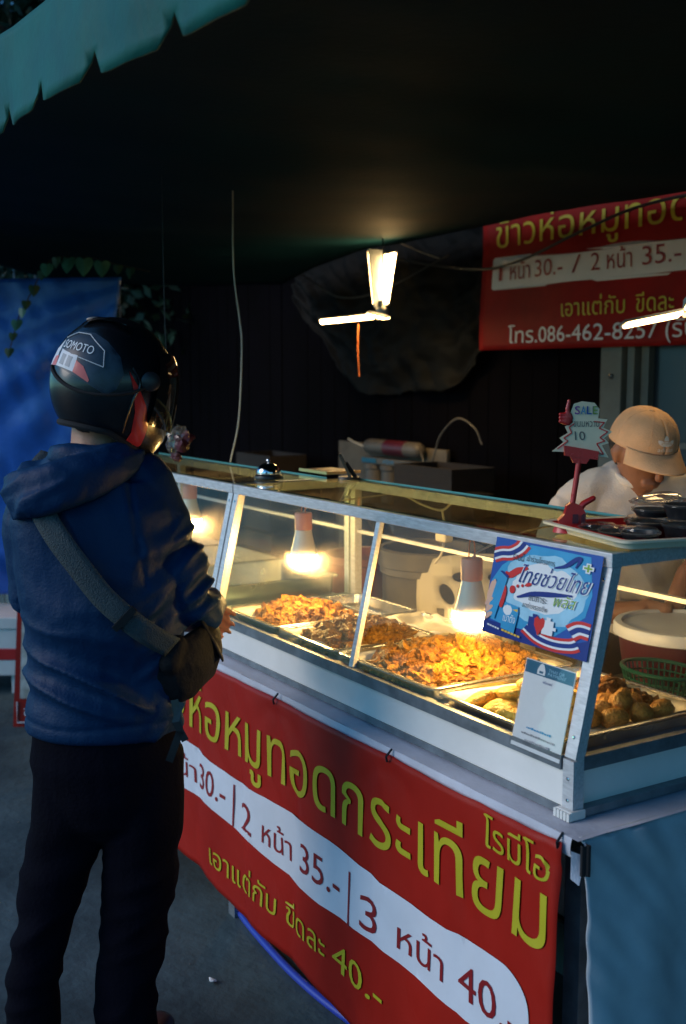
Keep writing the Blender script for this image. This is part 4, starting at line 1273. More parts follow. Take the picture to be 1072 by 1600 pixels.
def tfold(p, n):
    a, b, z = toC(p)
    k = max(0.0, min(1.0, (0.66 - z) / 0.1))
    return 0.011 * (ridged(Vector((a, b, z - 0.4 * a)), (4, 4, 13)) - 0.5) * k + 0.003 * noise.noise(Vector((a, b, z)) * 14)
remesh(tr, 'trousers', 'trousers', 0.007, cust, 4, tfold)
for a0, b0, yaw in ((-0.190, 0.02, -0.15), (0.012, 0.05, 0.25)):
    sh = MB()
    d = (BF * math.cos(yaw) + A * math.sin(yaw))
    c = C(a0, b0, 0.045)
    sh.tube([c - d * 0.075, c - d * 0.02, c + d * 0.08, c + d * 0.17 - Vector((0, 0, 0.008))], [(0.045, 0.040), (0.05, 0.042), (0.040, 0.047), (0.028, 0.040)], 16, 'round', (0, 0, 1))
    for v in range(len(sh.v)):
        if sh.v[v][2] < 0.002:
            sh.v[v] = (sh.v[v][0], sh.v[v][1], 0.002)
    sh.build('shoe', 'black', cust, True)

# ---- crossbody bag
bag = thing('crossbody_bag', 'charcoal crossbody bag on a wide strap at the customer\'s hip', 'bag', tuple(C(0.19, 0.1, 0.95)))
st = MB()
sp_ = smooth_path([C(-0.125, 0.06, 1.435), C(-0.132, -0.03, 1.40), C(-0.108, -0.112, 1.345), C(-0.070, -0.142, 1.285), C(-0.025, -0.150, 1.225), C(0.020, -0.150, 1.165), C(0.065, -0.145, 1.120), C(0.110, -0.128, 1.080), C(0.150, -0.09, 1.045)], 6)
bs = len(st.v)
for i, p in enumerate(sp_):
    d = (sp_[min(i + 1, len(sp_) - 1)] - sp_[max(i - 1, 0)]).normalized()
    out = -BF
    c_ = d.cross(out).normalized()
    for wv in (-1, -0.5, 0, 0.5, 1):
        st.v.append(tuple(p + c_ * 0.0245 * wv + BF * 0.002 * wv * wv))
for i in range(len(sp_) - 1):
    for k in range(4):
        a = bs + i * 5 + k
        st.f.append((a, a + 1, a + 6, a + 5))
thick(st.build('strap', 'strap', bag, True), 0.003)
bk = MB()
m_ = Matrix.Identity(4)
pb, pd = C(0.062, -0.149, 1.120), (C(0.110, -0.128, 1.080) - C(0.02, -0.15, 1.165)).normalized()
bk.beam(pb - pd * 0.004, pb + pd * 0.010, 0.060, 0.008, tuple(-BF))
bk.build('buckle', 'black', bag)
bb = MB()
bb.tube(smooth_path([C(0.115, -0.055, 0.955), C(0.165, -0.035, 0.985), C(0.198, 0.03, 1.000), C(0.210, 0.12, 1.005)], 4), [(0.048, 0.020), (0.056, 0.024), (0.060, 0.028), (0.064, 0.030), (0.066, 0.031), (0.066, 0.032), (0.066, 0.032), (0.066, 0.031), (0.064, 0.030), (0.062, 0.029), (0.06, 0.028), (0.056, 0.025), (0.05, 0.02)], 18, 'round', (0, 0, 1))
bb.tube([C(0.155, -0.06, 1.045), C(0.140, -0.07, 1.01)], [0.020, 0.026], 10, 'round')
remesh(bb, 'pouch', 'bag', 0.005, bag, 3, lambda p, n: 0.0035 * (ridged(Vector(p), (14, 14, 16)) - 0.5))
fl = MB()
def flap(u, v):
    return C(0.196 + 0.046 * u * (1 - 0.5 * v) + 0.004 * math.sin(v * 3), 0.02 + 0.10 * v, 1.075 - 0.070 * u - 0.018 * u * u)
thick(fl.grid(flap, 8, 8).build('flap', 'black_matte', bag, True), 0.004)
for a0, z0, z1, dx in ((0.150, 0.93, 0.80, 0.012), (0.163, 0.925, 0.845, -0.01)):
    MB().ribbon([C(a0, -0.075, z0), C(a0 + dx, -0.085, (z0 + z1) / 2), C(a0 - dx, -0.085, z1)], 0.016, tuple(-BF)).build('loose_strap', 'black', bag)

# ---- helmet
HC = C(0.018, 0.012, 1.588)
hyaw, hpit = R(66), R(14)
HF = (BF * math.cos(hyaw) + A * math.sin(hyaw))
HL = Vector((0, 0, 1)).cross(HF).normalized()
HU = Vector((0, 0, 1))
HF2 = (HF * math.cos(hpit) - HU * math.sin(hpit)).normalized()
HU2 = HF2.cross(HL).normalized()
hel = thing('motorcycle_helmet', 'black full-face motorcycle helmet with red cheek stripe on the customer', 'helmet', tuple(HC - Vector((0, 0, 0.14))))
def hpt(th, ph, off=0.0):
    """helmet surface: th from straight ahead (right side negative), ph elevation"""
    ct, s_, cp, sp = math.cos(th), math.sin(th), math.cos(ph), math.sin(ph)
    k = cp ** (1.0 if ph > 0 else 0.42)
    L = 0.128 if ct > 0 else 0.124
    Wd = 0.112
    x, y = L * k * ct, Wd * k * s_
    z = 0.132 * sp
    if ph < 0:
        z *= 1.0 + 0.22 * max(0, ct)
        x += 0.016 * max(0, ct) ** 2 * min(1, -ph / 0.6)
        kk = min(1, -ph / 0.9)
        x *= 1 - (0.20 if ct < 0 else 0.05) * kk * kk
        y *= 1 - 0.17 * kk * kk
    # spoiler ridge over the crown
    if ph > 0.5:
        z += 0.006 * math.exp(-((ph - 0.95) / 0.10) ** 2) * (0.5 - 0.5 * ct)
    d = Vector((x, y, z))
    d += d.normalized() * (off + (0.0032 if off > 0 else 0))
    return HC + HF2 * d.x + HL * d.y + HU2 * d.z
def phmin(th):
    return -0.88 - 0.16 * max(0, math.cos(th))
def hgrid(t0, t1, p0, p1, off, nu=30, nv=16):
    return MB().grid(lambda u, v: hpt(t0 + (t1 - t0) * u, (p0(t0 + (t1 - t0) * u) if callable(p0) else p0) + ((p1(u) if callable(p1) else p1) - (p0(t0 + (t1 - t0) * u) if callable(p0) else p0)) * v, off), nu, nv)
thick(hgrid(0, 2 * PI, phmin, PI / 2 - 0.001, 0, 72, 44).build('shell', 'black_gloss', hel, True), 0.006)
rim = [hpt(t, phmin(t) + 0.005, 0.001) for t in [2 * PI * k / 60 for k in range(61)]]
MB().tube(rim, 0.007, 8, False).build('rim_trim', 'black_matte', hel, True)
MB().tube([hpt(t, 0.02 - 0.30 * math.sin((t - R(185)) / R(105) * PI) ** 0.8 if 0 <= (t - R(185)) / R(105) <= 1 else 0.02, 0.002) for t in [R(185 + 105 * k / 40) for k in range(41)]], 0.0035, 6).build('edge_ridge', 'black_matte', hel, True)
hgrid(R(-60), R(60), R(-26), lambda u: R(34), 0.010, 40, 16).build('visor', 'visor', hel, True)
for sd_ in (-1, 1):
    MB().lathe([(0.020, 0), (0.020, 0.005), (0.014, 0.008)], n=18).xf(Matrix.Translation(hpt(sd_ * R(67), R(6), 0.003)) @ (HL * sd_).to_track_quat('Z', 'Y').to_matrix().to_4x4()).build('visor_pivot', 'black', hel, True)
HN = hgrid
# decals on the rear right quarter
def hdecal(nm, pts, m, off, step=0.06):
    return poly(MB(), pts, lambda u, v: hpt(R(u), R(v), off), step * 60).build(nm, m, hel, True)
hdecal('rear_decal', [(182, 3), (186, 20), (196, 33), (210, 38), (228, 38), (246, 32), (262, 20), (268, 6), (264, -8), (256, -14), (240, -9), (220, -3), (200, 1)], 'helmet_blue', 0.0016)
hdecal('pale_edge', [(181, 2), (185, 17), (191, 27), (193, 14), (193, 3)], 'pale', 0.0022)
hdecal('white_sticker', [(196, 2), (197, 17), (222, 13), (221, -1)], 'pale', 0.0026)
hdecal('pink_flash', [(185, 2), (190, 10), (196, 11), (196, 2)], 'pink', 0.0028)
hdecal('pink_flash', [(221, -1), (222, 9), (231, 5), (239, -5), (238, -7)], 'pink', 0.0028)
ol = MB()
for p, q in zip([(192, 28), (206, 35), (224, 35), (246, 22), (249, 8), (223, 12)][:-1], [(206, 35), (224, 35), (246, 22), (249, 8), (223, 12)]):
    pts = [hpt(R(p[0] + (q[0] - p[0]) * k / 8), R(p[1] + (q[1] - p[1]) * k / 8), 0.0030) for k in range(9)]
    ol.tube(pts, 0.0011, 5)
ol.build('decal_outline', 'pale', hel)
text(MB(), 'SOMOTO', lambda u, v: hpt(R(u), R(v - (u - 199) * 0.06), 0.0034), 197, 18.5, 6.0, u1=236, bold=0.06, step=3).build('lettering', 'ink_white', hel)
hdecal('sticker_print', [(201, 4), (202, 13), (208, 12), (207, 3)], 'ink_grey', 0.0032)
hdecal('sticker_print', [(210, 3), (211, 12), (217, 11), (216, 2)], 'ink_grey', 0.0032)
# red cheek panel and teal highlights lines
hdecal('cheek_stripe', [(272, 10), (280, -6), (286, -22), (290, -40), (290, -57), (303, -60), (308, -48), (304, -30), (295, -14), (284, -2)], 'helmet_red', 0.002)
for pts in ([(262, 55), (230, 60), (205, 58), (185, 52)], [(275, 14), (284, 2), (281, -12), (280, -30), (282, -44)]):
    MB().tube([hpt(R(p.x), R(p.y), 0.001) for p in smooth_path([(x, y, 0) for x, y in pts], 8)], 0.0028, 6).build('shell_ridge', 'black_gloss', hel, True)
# peaked spoiler at the back of the crown
MB().grid(lambda u, v: hpt(R(195 + 75 * u), R(44 + 6 * math.sin(PI * u) + 9 * v), 0.002 + 0.012 * (1 - v) * math.sin(PI * u) ** 0.5), 24, 6).build('crown_vent', 'black_gloss', hel, True)
# ================================================================== STALL WORKER
WP0 = Vector((-2.27, 2.40, 0))
def Wk(a, b, z):
    """a right in the picture, b away from the camera"""
    p = WP0 + A * a + BF * b
    return Vector((p.x, p.y, z))
wk = thing('person', 'stall worker in white T-shirt and tan cap looking down', 'person', (WP0.x, WP0.y, 0))
wb_ = MB()
wb_.tube([Wk(0.02, 0.16, 0.80), Wk(0.01, 0.13, 1.00), Wk(0.0, 0.09, 1.18), Wk(-0.01, 0.05, 1.25)], [(0.13, 0.09), (0.125, 0.085), (0.135, 0.075), (0.09, 0.05)], 18, 'round', AX)
wb_.tube([Wk(-0.01, 0.07, 1.25), Wk(-0.012, 0.035, 1.31), Wk(-0.01, 0.010, 1.37)], [0.056, 0.052, 0.052], 14, 'round')
# head, tipped forward
HDc = Wk(-0.006, -0.01, 1.385)
WF = (-BF * 0.93 + A * 0.32).normalized()           # where he faces
wp = R(24)
WF2 = (WF * math.cos(wp) - Vector((0, 0, 1)) * math.sin(wp)).normalized()
WL = Vector((0, 0, 1)).cross(WF).normalized()
WU2 = WF2.cross(WL).normalized()
def Hd(x, y, z):
    return HDc + WF2 * x + WL * y + WU2 * z
wb_.tube([Hd(-0.004, 0, 0.066), Hd(-0.002, 0, 0.045), Hd(0.005, 0, 0.0), Hd(0.02, 0, -0.05), Hd(0.042, 0, -0.088), Hd(0.05, 0, -0.105)], [(0.055, 0.066), (0.070, 0.084), (0.074, 0.090), (0.058, 0.068), (0.038, 0.044), (0.020, 0.025)], 18, 'round', tuple(WL))
wb_.tube([Hd(0.092, 0, 0.012), Hd(0.104, 0, -0.012), Hd(0.108, 0, -0.024)], [(0.008, 0.009), (0.012, 0.012), (0.015, 0.011)], 10, 'round', tuple(WL))
wb_.tube([Hd(0.082, -0.024, -0.052), Hd(0.090, 0, -0.050), Hd(0.082, 0.024, -0.052)], [0.006, 0.008, 0.006], 8, 'round')
wb_.tube([Hd(0.082, -0.020, -0.062), Hd(0.088, 0, -0.063), Hd(0.082, 0.020, -0.062)], [0.006, 0.008, 0.006], 8, 'round')
for s_ in (-1, 1):
    wb_.tube([Hd(-0.004, s_ * 0.076, 0.022), Hd(-0.010, s_ * 0.082, 0.0), Hd(-0.002, s_ * 0.077, -0.024)], [(0.016, 0.007), (0.018, 0.008), (0.010, 0.006)], 10, 'round')
    wb_.tube([Hd(0.083, s_ * 0.018, 0.030), Hd(0.080, s_ * 0.046, 0.030)], [0.008, 0.006], 8, 'round')
# arms: picture-left arm bends forward over the counter, the other reaches into the tub
wb_.tube([Wk(-0.16, 0.05, 1.255), Wk(-0.220, 0.03, 1.18), Wk(-0.235, 0.0, 1.07), Wk(-0.115, -0.06, 0.935), Wk(-0.02, -0.12, 0.955)], [0.040, 0.042, 0.041, 0.040, 0.028], 14, 'round')
wb_.tube([Wk(-0.02, -0.12, 0.955), Wk(0.04, -0.15, 0.945)], [(0.038, 0.016), (0.038, 0.015)], 10, 'round')
fingers(wb_, Wk(0.035, -0.15, 0.945), A * 0.9 - BF * 0.4 + Vector((0, 0, -0.3)), BF, Vector((0, 0, -1)), thumb=-1)
wb_.tube([Wk(0.155, 0.05, 1.255), Wk(0.210, 0.04, 1.17), Wk(0.215, 0.02, 1.10), Wk(0.120, -0.07, 1.045), Wk(0.065, -0.12, 0.965)], [0.040, 0.041, 0.040, 0.036, 0.027], 14, 'round')
wb_.tube([Wk(0.065, -0.12, 0.965), Wk(0.04, -0.15, 0.925)], [(0.038, 0.016), (0.038, 0.015)], 10, 'round')
fingers(wb_, Wk(0.042, -0.15, 0.93), Vector((0, 0, -0.8)) - BF * 0.3 - A * 0.3, A, -A, L=0.07)
for s_ in (-1, 1):
    wb_.tube([Wk(0.02 + s_ * 0.085, 0.16, 0.82), Wk(0.02 + s_ * 0.09, 0.14, 0.46), Wk(0.02 + s_ * 0.09, 0.17, 0.22)], [0.07, 0.05, 0.04], 14, 'round')
remesh(wb_, 'body', 'skin_shaded', 0.005, wk, 3)
for s_ in (-1, 1):
    MB().lathe([(0.0001, -0.010), (0.007, -0.007), (0.010, 0), (0.007, 0.007), (0.0001, 0.010)], n=14).xf(Matrix.Translation(Hd(0.080, s_ * 0.031, 0.014))).build('eye', 'hair', wk, True)
MB().tube([Hd(-0.06, 0, 0.05), Hd(-0.062, 0, 0.0), Hd(-0.045, 0, -0.045)], [(0.068, 0.045), (0.070, 0.045), (0.050, 0.035)], 16, 'round', tuple(WL)).build('hair', 'hair', wk, True)

# T-shirt
ts = MB()
ts.tube([Wk(0.02, 0.18, 0.78), Wk(0.015, 0.155, 0.95), Wk(0.0, 0.105, 1.12), Wk(-0.005, 0.070, 1.22), Wk(-0.008, 0.048, 1.285), Wk(-0.010, 0.030, 1.318), Wk(-0.010, 0.018, 1.335)], [(0.158, 0.118), (0.156, 0.115), (0.182, 0.115), (0.200, 0.108), (0.165, 0.090), (0.105, 0.074), (0.066, 0.064)], 28, True, AX)
ts.tube([Wk(-0.145, 0.05, 1.260), Wk(-0.205, 0.035, 1.195), Wk(-0.240, 0.005, 1.08), Wk(-0.232, -0.012, 1.035)], [0.058, 0.066, 0.068, 0.072], 18, True)
ts.tube([Wk(0.13, 0.05, 1.260), Wk(0.190, 0.045, 1.195), Wk(0.215, 0.022, 1.105), Wk(0.208, 0.010, 1.065)], [0.058, 0.064, 0.066, 0.070], 18, True)
ts.tube([Wk(-0.05, 0.045, 1.285), Wk(-0.12, 0.05, 1.275), Wk(-0.17, 0.045, 1.245)], [0.055, 0.060, 0.064], 16, 'round')
ts.tube([Wk(0.04, 0.045, 1.285), Wk(0.11, 0.05, 1.275), Wk(0.16, 0.045, 1.245)], [0.055, 0.060, 0.062], 16, 'round')
def wfold(p, n):
    d = Vector(p) - WP0
    q = Vector((d.dot(A), d.dot(BF), p[2]))
    return 0.014 * (ridged(Vector((q.x + q.z * 0.4, q.y, q.z)), (9, 5, 6)) - 0.5) + 0.003 * noise.noise(q * 25)
remesh(ts, 'tee_shirt', 'tee', 0.006, wk, 3, wfold)
nk = [Wk(-0.010 + 0.066 * math.cos(t), 0.020 + 0.058 * math.sin(t), 1.330 + 0.034 * math.sin(t)) for t in [2 * PI * k / 36 for k in range(37)]]
MB().tube(nk, (0.011, 0.006), 8, False, (0, 0, 1)).build('neckband', 'tee', wk, True)
# dark chest print
def chest(u, v, off=0):
    return Wk(u, -0.046 + 0.35 * (v - 1.178) + 1.2 * (u + 0.02) ** 2, v)
text(MB(), 'Yoo', lambda u, v: chest(u, v), -0.105, 1.178, 0.022, u1=-0.045, bold=0.05, step=0.01).build('chest_print', 'navy_print', wk)

# shorts and shoes
wt = MB()
wt.tube([Wk(0.02, 0.16, 0.88), Wk(0.02, 0.16, 0.72)], [(0.150, 0.115), (0.155, 0.118)], 20, 'round', AX)
for s_ in (-1, 1):
    wt.tube([Wk(0.02 + s_ * 0.08, 0.16, 0.78), Wk(0.02 + s_ * 0.09, 0.145, 0.46), Wk(0.02 + s_ * 0.09, 0.17, 0.20)], [0.09, 0.075, 0.065], 16, True)
remesh(wt, 'trousers', 'trousers', 0.009, wk, 3)
for s_ in (-1, 1):
    c = Wk(0.02 + s_ * 0.09, 0.15, 0.195)
    MB().tube([c + BF * 0.07, c, c - BF * 0.09, c - BF * 0.17 - Vector((0, 0, 0.01))], [(0.042, 0.04), (0.042, 0.042), (0.036, 0.046), (0.026, 0.04)], 14, 'round', (0, 0, 1)).build('shoe', 'black', wk, True)

# cap
def dome(u, v):
    th, ph = 2 * PI * u, PI / 2 * v
    k = math.cos(ph) ** 0.72
    return Hd(-0.008 + 0.106 * k * math.cos(th), 0.090 * k * math.sin(th), 0.030 + 0.098 * math.sin(ph) ** 1.0 + 0.012 * (1 - v) * math.cos(th))
capd = MB().grid(dome, 56, 22)
cap = thick(capd.build('cap', 'cap', wk, True), 0.003)
def peak(u, v):
    th = R(-66 + 132 * u)
    r = 1 + 0.70 * v * math.cos(th * 1.02) ** 0.55
    return Hd(-0.006 + 0.107 * r * math.cos(th), 0.0905 * (1 + 0.10 * v) * math.sin(th), 0.041 + 0.004 * math.cos(th) - 0.026 * v * math.sin(th) ** 2 - 0.022 * v)
thick(MB().grid(peak, 40, 12).build('peak', 'cap', cap, True), 0.004)
MB().lathe([(0.009, 0), (0.008, 0.004), (0.0001, 0.006)], n=16).xf(Matrix.Translation(Hd(-0.008, 0, 0.127)) @ WU2.to_track_quat('Z', 'Y').to_matrix().to_4x4()).build('top_button', 'cap', cap, True)
for k in range(6):
    th = R(30 + 60 * k)
    MB().tube([dome_p for dome_p in [Vector(dome(th / (2 * PI), v / 14)) + (Vector(dome(th / (2 * PI), v / 14)) - HDc).normalized() * 0.0014 for v in range(14)]], 0.0011, 5).build('seam', 'cap', cap)
def cpt(u, v, off):
    """metres left-right and up on the front of the cap (u to the picture's right)"""
    th = u / 0.106
    ph = max(0.0, v) / 0.118
    p = Vector(dome((th / (2 * PI)) % 1.0, min(0.98, ph / (PI / 2))))
    return p + (p - HDc).normalized() * (0.002 + off)
# three-leaf emblem with the word below, stitched in white
lg = MB()
def leafp(ang, L, wd, cx, cy):
    pts = []
    for k in range(9):
        t = k / 8
        pts.append((t * L, wd * math.sin(PI * t) ** 0.8 * (0.6 + 0.4 * t)))
    pts += [(x, -y) for x, y in pts[-2:0:-1]]
    c, s = math.cos(ang), math.sin(ang)
    return [(cx + x * c - y * s, cy + x * s + y * c) for x, y in pts]
for i, (ang, L, wd) in enumerate(((R(90), 0.042, 0.0115), (R(146), 0.038, 0.0105), (R(34), 0.038, 0.0105))):
    poly(lg, leafp(ang, L, wd, 0.0, 0.034), lambda u, v: cpt(u, v, 0.0003 * i), 0.004)
lg.build('emblem', 'thread', cap)
eb = MB()
for k in range(3):
    poly(eb, [(-0.022 + 0.003 * k, 0.040 + 0.006 * k), (0.022 - 0.003 * k, 0.040 + 0.006 * k), (0.022 - 0.003 * k, 0.0418 + 0.006 * k), (-0.022 + 0.003 * k, 0.0418 + 0.006 * k)], lambda u, v: cpt(u, v, 0.0012), 0.003)
eb.build('emblem_bar', 'cap', cap)
text(MB(), 'adidas', lambda u, v: cpt(u, v, 0.0004), -0.028, 0.015, 0.0120, u1=0.028, bold=0.05, step=0.003).build('lettering', 'thread', cap)

# ================================================================== THINGS ON THE CASE
ZC = 1.2915
# red tray with cream rim, set a little askew
TA = R(-13.8)
TCx, TCy = -1.521, 1.594
def tl(u, v):
    return (TCx + u * math.cos(TA) - v * math.sin(TA), TCy + u * math.sin(TA) + v * math.cos(TA))
t_red = tray('serving_tray', 'red serving tray with cream rim on the display case', TCx - 0.157, TCx + 0.157, TCy - 0.122, TCy + 0.122, ZC + 0.002, 0.022, None, 'cream_plastic', 0.014, TA)
def inner(u, v):
    q = tl(-0.139 + 0.278 * u, -0.104 + 0.208 * v)
    e = max(0.0, max(abs(u - .5), abs(v - .5)) * 2 - 0.93) / 0.07
    return (q[0], q[1], ZC + 0.0050 + 0.0175 * e)
MB().grid(inner, 40, 40).build('red_lining', 'red_plastic', t_red, True)
# cups
def cup(label, u, v, z, r=0.040, h=0.028, lid=True):
    x, y = tl(u, v)
    t = thing('dip_cup', label, 'cup', (x, y, z), 'black cups with clear lids')
    MB().lathe([(r * 0.78, 0), (r * 0.8, 0.002), (r * 0.97, h - 0.004), (r, h - 0.002), (r, h), (r * 0.94, h), (r * 0.75, 0.004), (0.0001, 0.004)], (x, y, z), 26).build('cup_body', 'black', t, True)
    if lid:
        MB().lathe([(r + 0.002, h - 0.004), (r + 0.003, h + 0.002), (r * 0.92, h + 0.004), (r * 0.86, h + 0.008), (0.0001, h + 0.009)], (x, y, z), 26).build('lid', 'clear', t, True)
zt_ = ZC + 0.0062
cup('low black cup closest to the red clip holder', -0.025, -0.065, zt_, 0.036, 0.016)
cup('low black cup at the front of the red tray', 0.045, -0.062, zt_, 0.038, 0.018)
cup('black cup at the front right corner of the red tray', 0.108, -0.058, zt_, 0.034, 0.024)
cup('lower black cup of the left stack on the red tray', 0.020, 0.020, zt_, 0.040, 0.030)
cup('upper black cup of the left stack on the red tray', 0.022, 0.022, zt_ + 0.040, 0.037, 0.014)
cup('lower black cup of the right stack on the red tray', 0.100, 0.040, zt_, 0.040, 0.034)
cup('upper black cup of the right stack by the frame edge', 0.098, 0.042, zt_ + 0.044, 0.040, 0.026)
cup('black cup behind the red clip holder', -0.055, 0.055, zt_, 0.038, 0.022)
lids = thing('spare_lid', 'loose clear lids lying on the left stack of black cups', 'lid', (*tl(0.03, 0.02), zt_ + 0.064))
for k in range(3):
    q = tl(0.018 + 0.012 * k, 0.018 + 0.004 * k)
    MB().lathe([(0.037, 0), (0.039, 0.003), (0.034, 0.004), (0.032, 0.007), (0.0001, 0.008)], n=24).xf(Matrix.Translation((q[0], q[1], zt_ + 0.066 + 0.005 * k)) @ Matrix.Rotation(R(3 + 2 * k), 4, 'X')).build('disc', 'clear', lids, True)

# ---- price sign on a red clip
cb = Vector((-1.628, 1.535, ZC + 0.0056))
clip = thing('price_clip', 'red plastic clip holder with star-shaped price card on the case', 'price sign', tuple(cb))
def cl3(x, y, t=0.0):
    """x across the picture, y up, t towards the camera"""
    p = cb + A * x - BF * t
    return Vector((p.x, p.y, cb.z + y))
MB().tube([cl3(0, 0), cl3(0, 0.012)], [(0.040, 0.026), (0.036, 0.022)], 18, True, AX).build('base', 'red_plastic', clip, True)
hb = MB()
hb.prism([(-0.026, 0.012), (0.024, 0.012), (0.022, 0.040), (0.014, 0.052), (-0.004, 0.060), (-0.014, 0.052), (-0.018, 0.036), (-0.030, 0.024)], lambda x, y, t: cl3(x, y, t - 0.009), 0.018)
hb.build('grip', 'red_plastic', clip)
MB().tube([cl3(0.010, 0.042), cl3(0.020, 0.056), cl3(0.038, 0.066)], [0.0075, 0.0065, 0.0055], 10, 'round').build('thumb_lever', 'red_plastic', clip, True)
MB().prism([(-0.006, 0.018), (0.006, 0.018), (0.005, 0.036), (-0.005, 0.036)], lambda x, y, t: cl3(x + 0.002, y, t + 0.0095), 0.002).build('grip_inlay', 'maroon', clip)
MB().prism([(0.011, 0.018), (0.019, 0.018), (0.017, 0.038), (0.012, 0.034)], lambda x, y, t: cl3(x + 0.002, y, t + 0.0095), 0.002).build('grip_inlay', 'maroon', clip)
MB().tube([cl3(-0.002, 0.055), cl3(0.004, 0.10), cl3(0.009, 0.142)], 0.0055, 10, True).build('stem', 'red_plastic', clip, True)
MB().prism([(-0.020, 0.150), (0.044, 0.142), (0.046, 0.158), (0.026, 0.162), (-0.022, 0.170)], lambda x, y, t: cl3(x, y, t - 0.006), 0.012).build('jaw', 'red_plastic', clip)
MB().prism([(-0.003, 0.136), (0.022, 0.134), (0.030, 0.146), (-0.010, 0.150)], lambda x, y, t: cl3(x, y, t - 0.005), 0.010).build('jaw_neck', 'red_plastic', clip)
star = [(-0.044, 0.158), (-0.022, 0.176), (-0.030, 0.184), (-0.014, 0.194), (-0.020, 0.206), (-0.004, 0.214), (-0.010, 0.232), (-0.004, 0.250), (0.012, 0.255), (0.036, 0.252), (0.046, 0.240), (0.044, 0.222), (0.062, 0.220), (0.054, 0.204), (0.072, 0.196), (0.056, 0.184), (0.066, 0.174), (0.052, 0.170), (0.066, 0.146), (0.040, 0.150), (0.010, 0.156)]
stc = [(0.012, 0.2)]
card_o = MB().prism(star, lambda x, y, t: cl3(x, y, t - 0.002), 0.0018).build('star_card', 'yellow_card', clip)
zz = MB()
for seq in ([(0.036, 0.216), (0.056, 0.214), (0.046, 0.203), (0.063, 0.196), (0.048, 0.185), (0.058, 0.178), (0.042, 0.173), (0.056, 0.152), (0.038, 0.156)], [(-0.034, 0.163), (-0.014, 0.178), (-0.022, 0.184), (-0.007, 0.194), (-0.012, 0.205), (-0.002, 0.212)]):
    for p, q in zip(seq[:-1], seq[1:]):
        zz.beam(cl3(*p, 0.0004), cl3(*q, 0.0004), 0.0022, 0.0008, tuple(-BF))
zz.build('red_zigzag', 'ink_red', card_o)
f3 = lambda o: (lambda u, v: cl3(u, v, o))
cols = ['ink_purple', 'ink_cyan', 'ink_blue', 'ink_green']
for k, ch in enumerate('SALE'):
    text(MB(), ch, f3(0.0011), -0.002 + 0.0115 * k, 0.230, 0.0125, u1=0.008 + 0.0115 * k, bold=0.06).build('letter_shadow', 'ink_navy', card_o)
    text(MB(), ch, f3(0.0016), -0.001 + 0.0115 * k, 0.2305, 0.0118, u1=0.0075 + 0.0115 * k, bold=0.03).build('letter', cols[k], card_o)
text(MB(), 'ขนมหวาน', f3(0.0008), -0.004, 0.206, 0.0105, u1=0.046, bold=0.0).build('handwriting', 'pen', card_o)
text(MB(), '10', f3(0.0008), 0.000, 0.180, 0.0135, u1=0.020, bold=0.0, slant=-0.1).build('handwriting', 'pen', card_o)
hnd = MB()
hnd.tube([cl3(-0.014, 0.222), cl3(-0.016, 0.240), cl3(-0.013, 0.257)], [(0.0055, 0.003), (0.0045, 0.003), (0.0035, 0.0025)], 10, 'round', AX)
hnd.tube([cl3(-0.020, 0.212), cl3(-0.016, 0.226), cl3(-0.014, 0.232)], [(0.011, 0.003), (0.013, 0.003), (0.008, 0.003)], 12, 'round', AX)
for k in range(3):
    hnd.tube([cl3(-0.030, 0.230 - 0.007 * k), cl3(-0.018, 0.230 - 0.007 * k)], [(0.0034, 0.003), (0.0034, 0.003)], 8, 'round')
remesh(hnd, 'pointing_hand', 'red_plastic', 0.0014, card_o, 2)

# ---- call bell
bc = Vector((-3.02, 1.60, ZC))
bell = thing('call_bell', 'chrome counter bell with black base on the display case', 'bell', tuple(bc))
MB().lathe([(0.044, 0), (0.045, 0.003), (0.043, 0.010), (0.034, 0.013)], bc, 30).build('base', 'black', bell, True)
MB().lathe([(0.037, 0.015), (0.038, 0.019), (0.035, 0.030), (0.026, 0.041), (0.014, 0.047), (0.0001, 0.049)], bc, 30).build('dome', 'chrome', bell, True)
MB().lathe([(0.004, 0.048), (0.004, 0.054), (0.007, 0.055), (0.006, 0.059), (0.0001, 0.060)], bc, 16).build('plunger', 'chrome', bell, True)
# ---- black stand and a tablet behind it
sc_ = Vector((-2.88, 1.80, ZC))
stand = thing('phone_stand', 'small black phone stand on the rear edge of the case', 'stand', tuple(sc_))
MB().tube([sc_, sc_ + Vector((0, 0, 0.008))], [(0.034, 0.026), (0.032, 0.024)], 20, True, AX).build('foot', 'black', stand, True)
MB().beam(sc_ + A * 0.004 + Vector((0, 0, 0.006)), sc_ - A * 0.028 + Vector((0, 0, 0.075)), 0.052, 0.008, tuple(A)).build('backplate', 'black', stand)
MB().tube([sc_ + A * 0.02 + Vector((0, 0, 0.006)), sc_ - A * 0.010 + Vector((0, 0, 0.05))], 0.006, 8).build('strut', 'black', stand)
tc_ = Vector((-3.07, 1.86, 1.302))
pad = thing('order_pad', 'flat dark pad with brass edges lying beside the phone stand', 'pad', tuple(tc_))
MB().box(-3.16, -2.99, 1.79, 1.91, 1.2965, 1.304, 0.002).xf(Matrix.Identity(4)).build('board', 'black', pad)
mb_ = MB()
mb_.box(-3.162, -2.988, 1.786, 1.7895, 1.2975, 1.3065)
mb_.box(-2.9895, -2.986, 1.79, 1.91, 1.2975, 1.3065)
mb_.build('brass_edge', mat('brass', (0.75, 0.52, 0.22), 0.3, 0.9), pad)

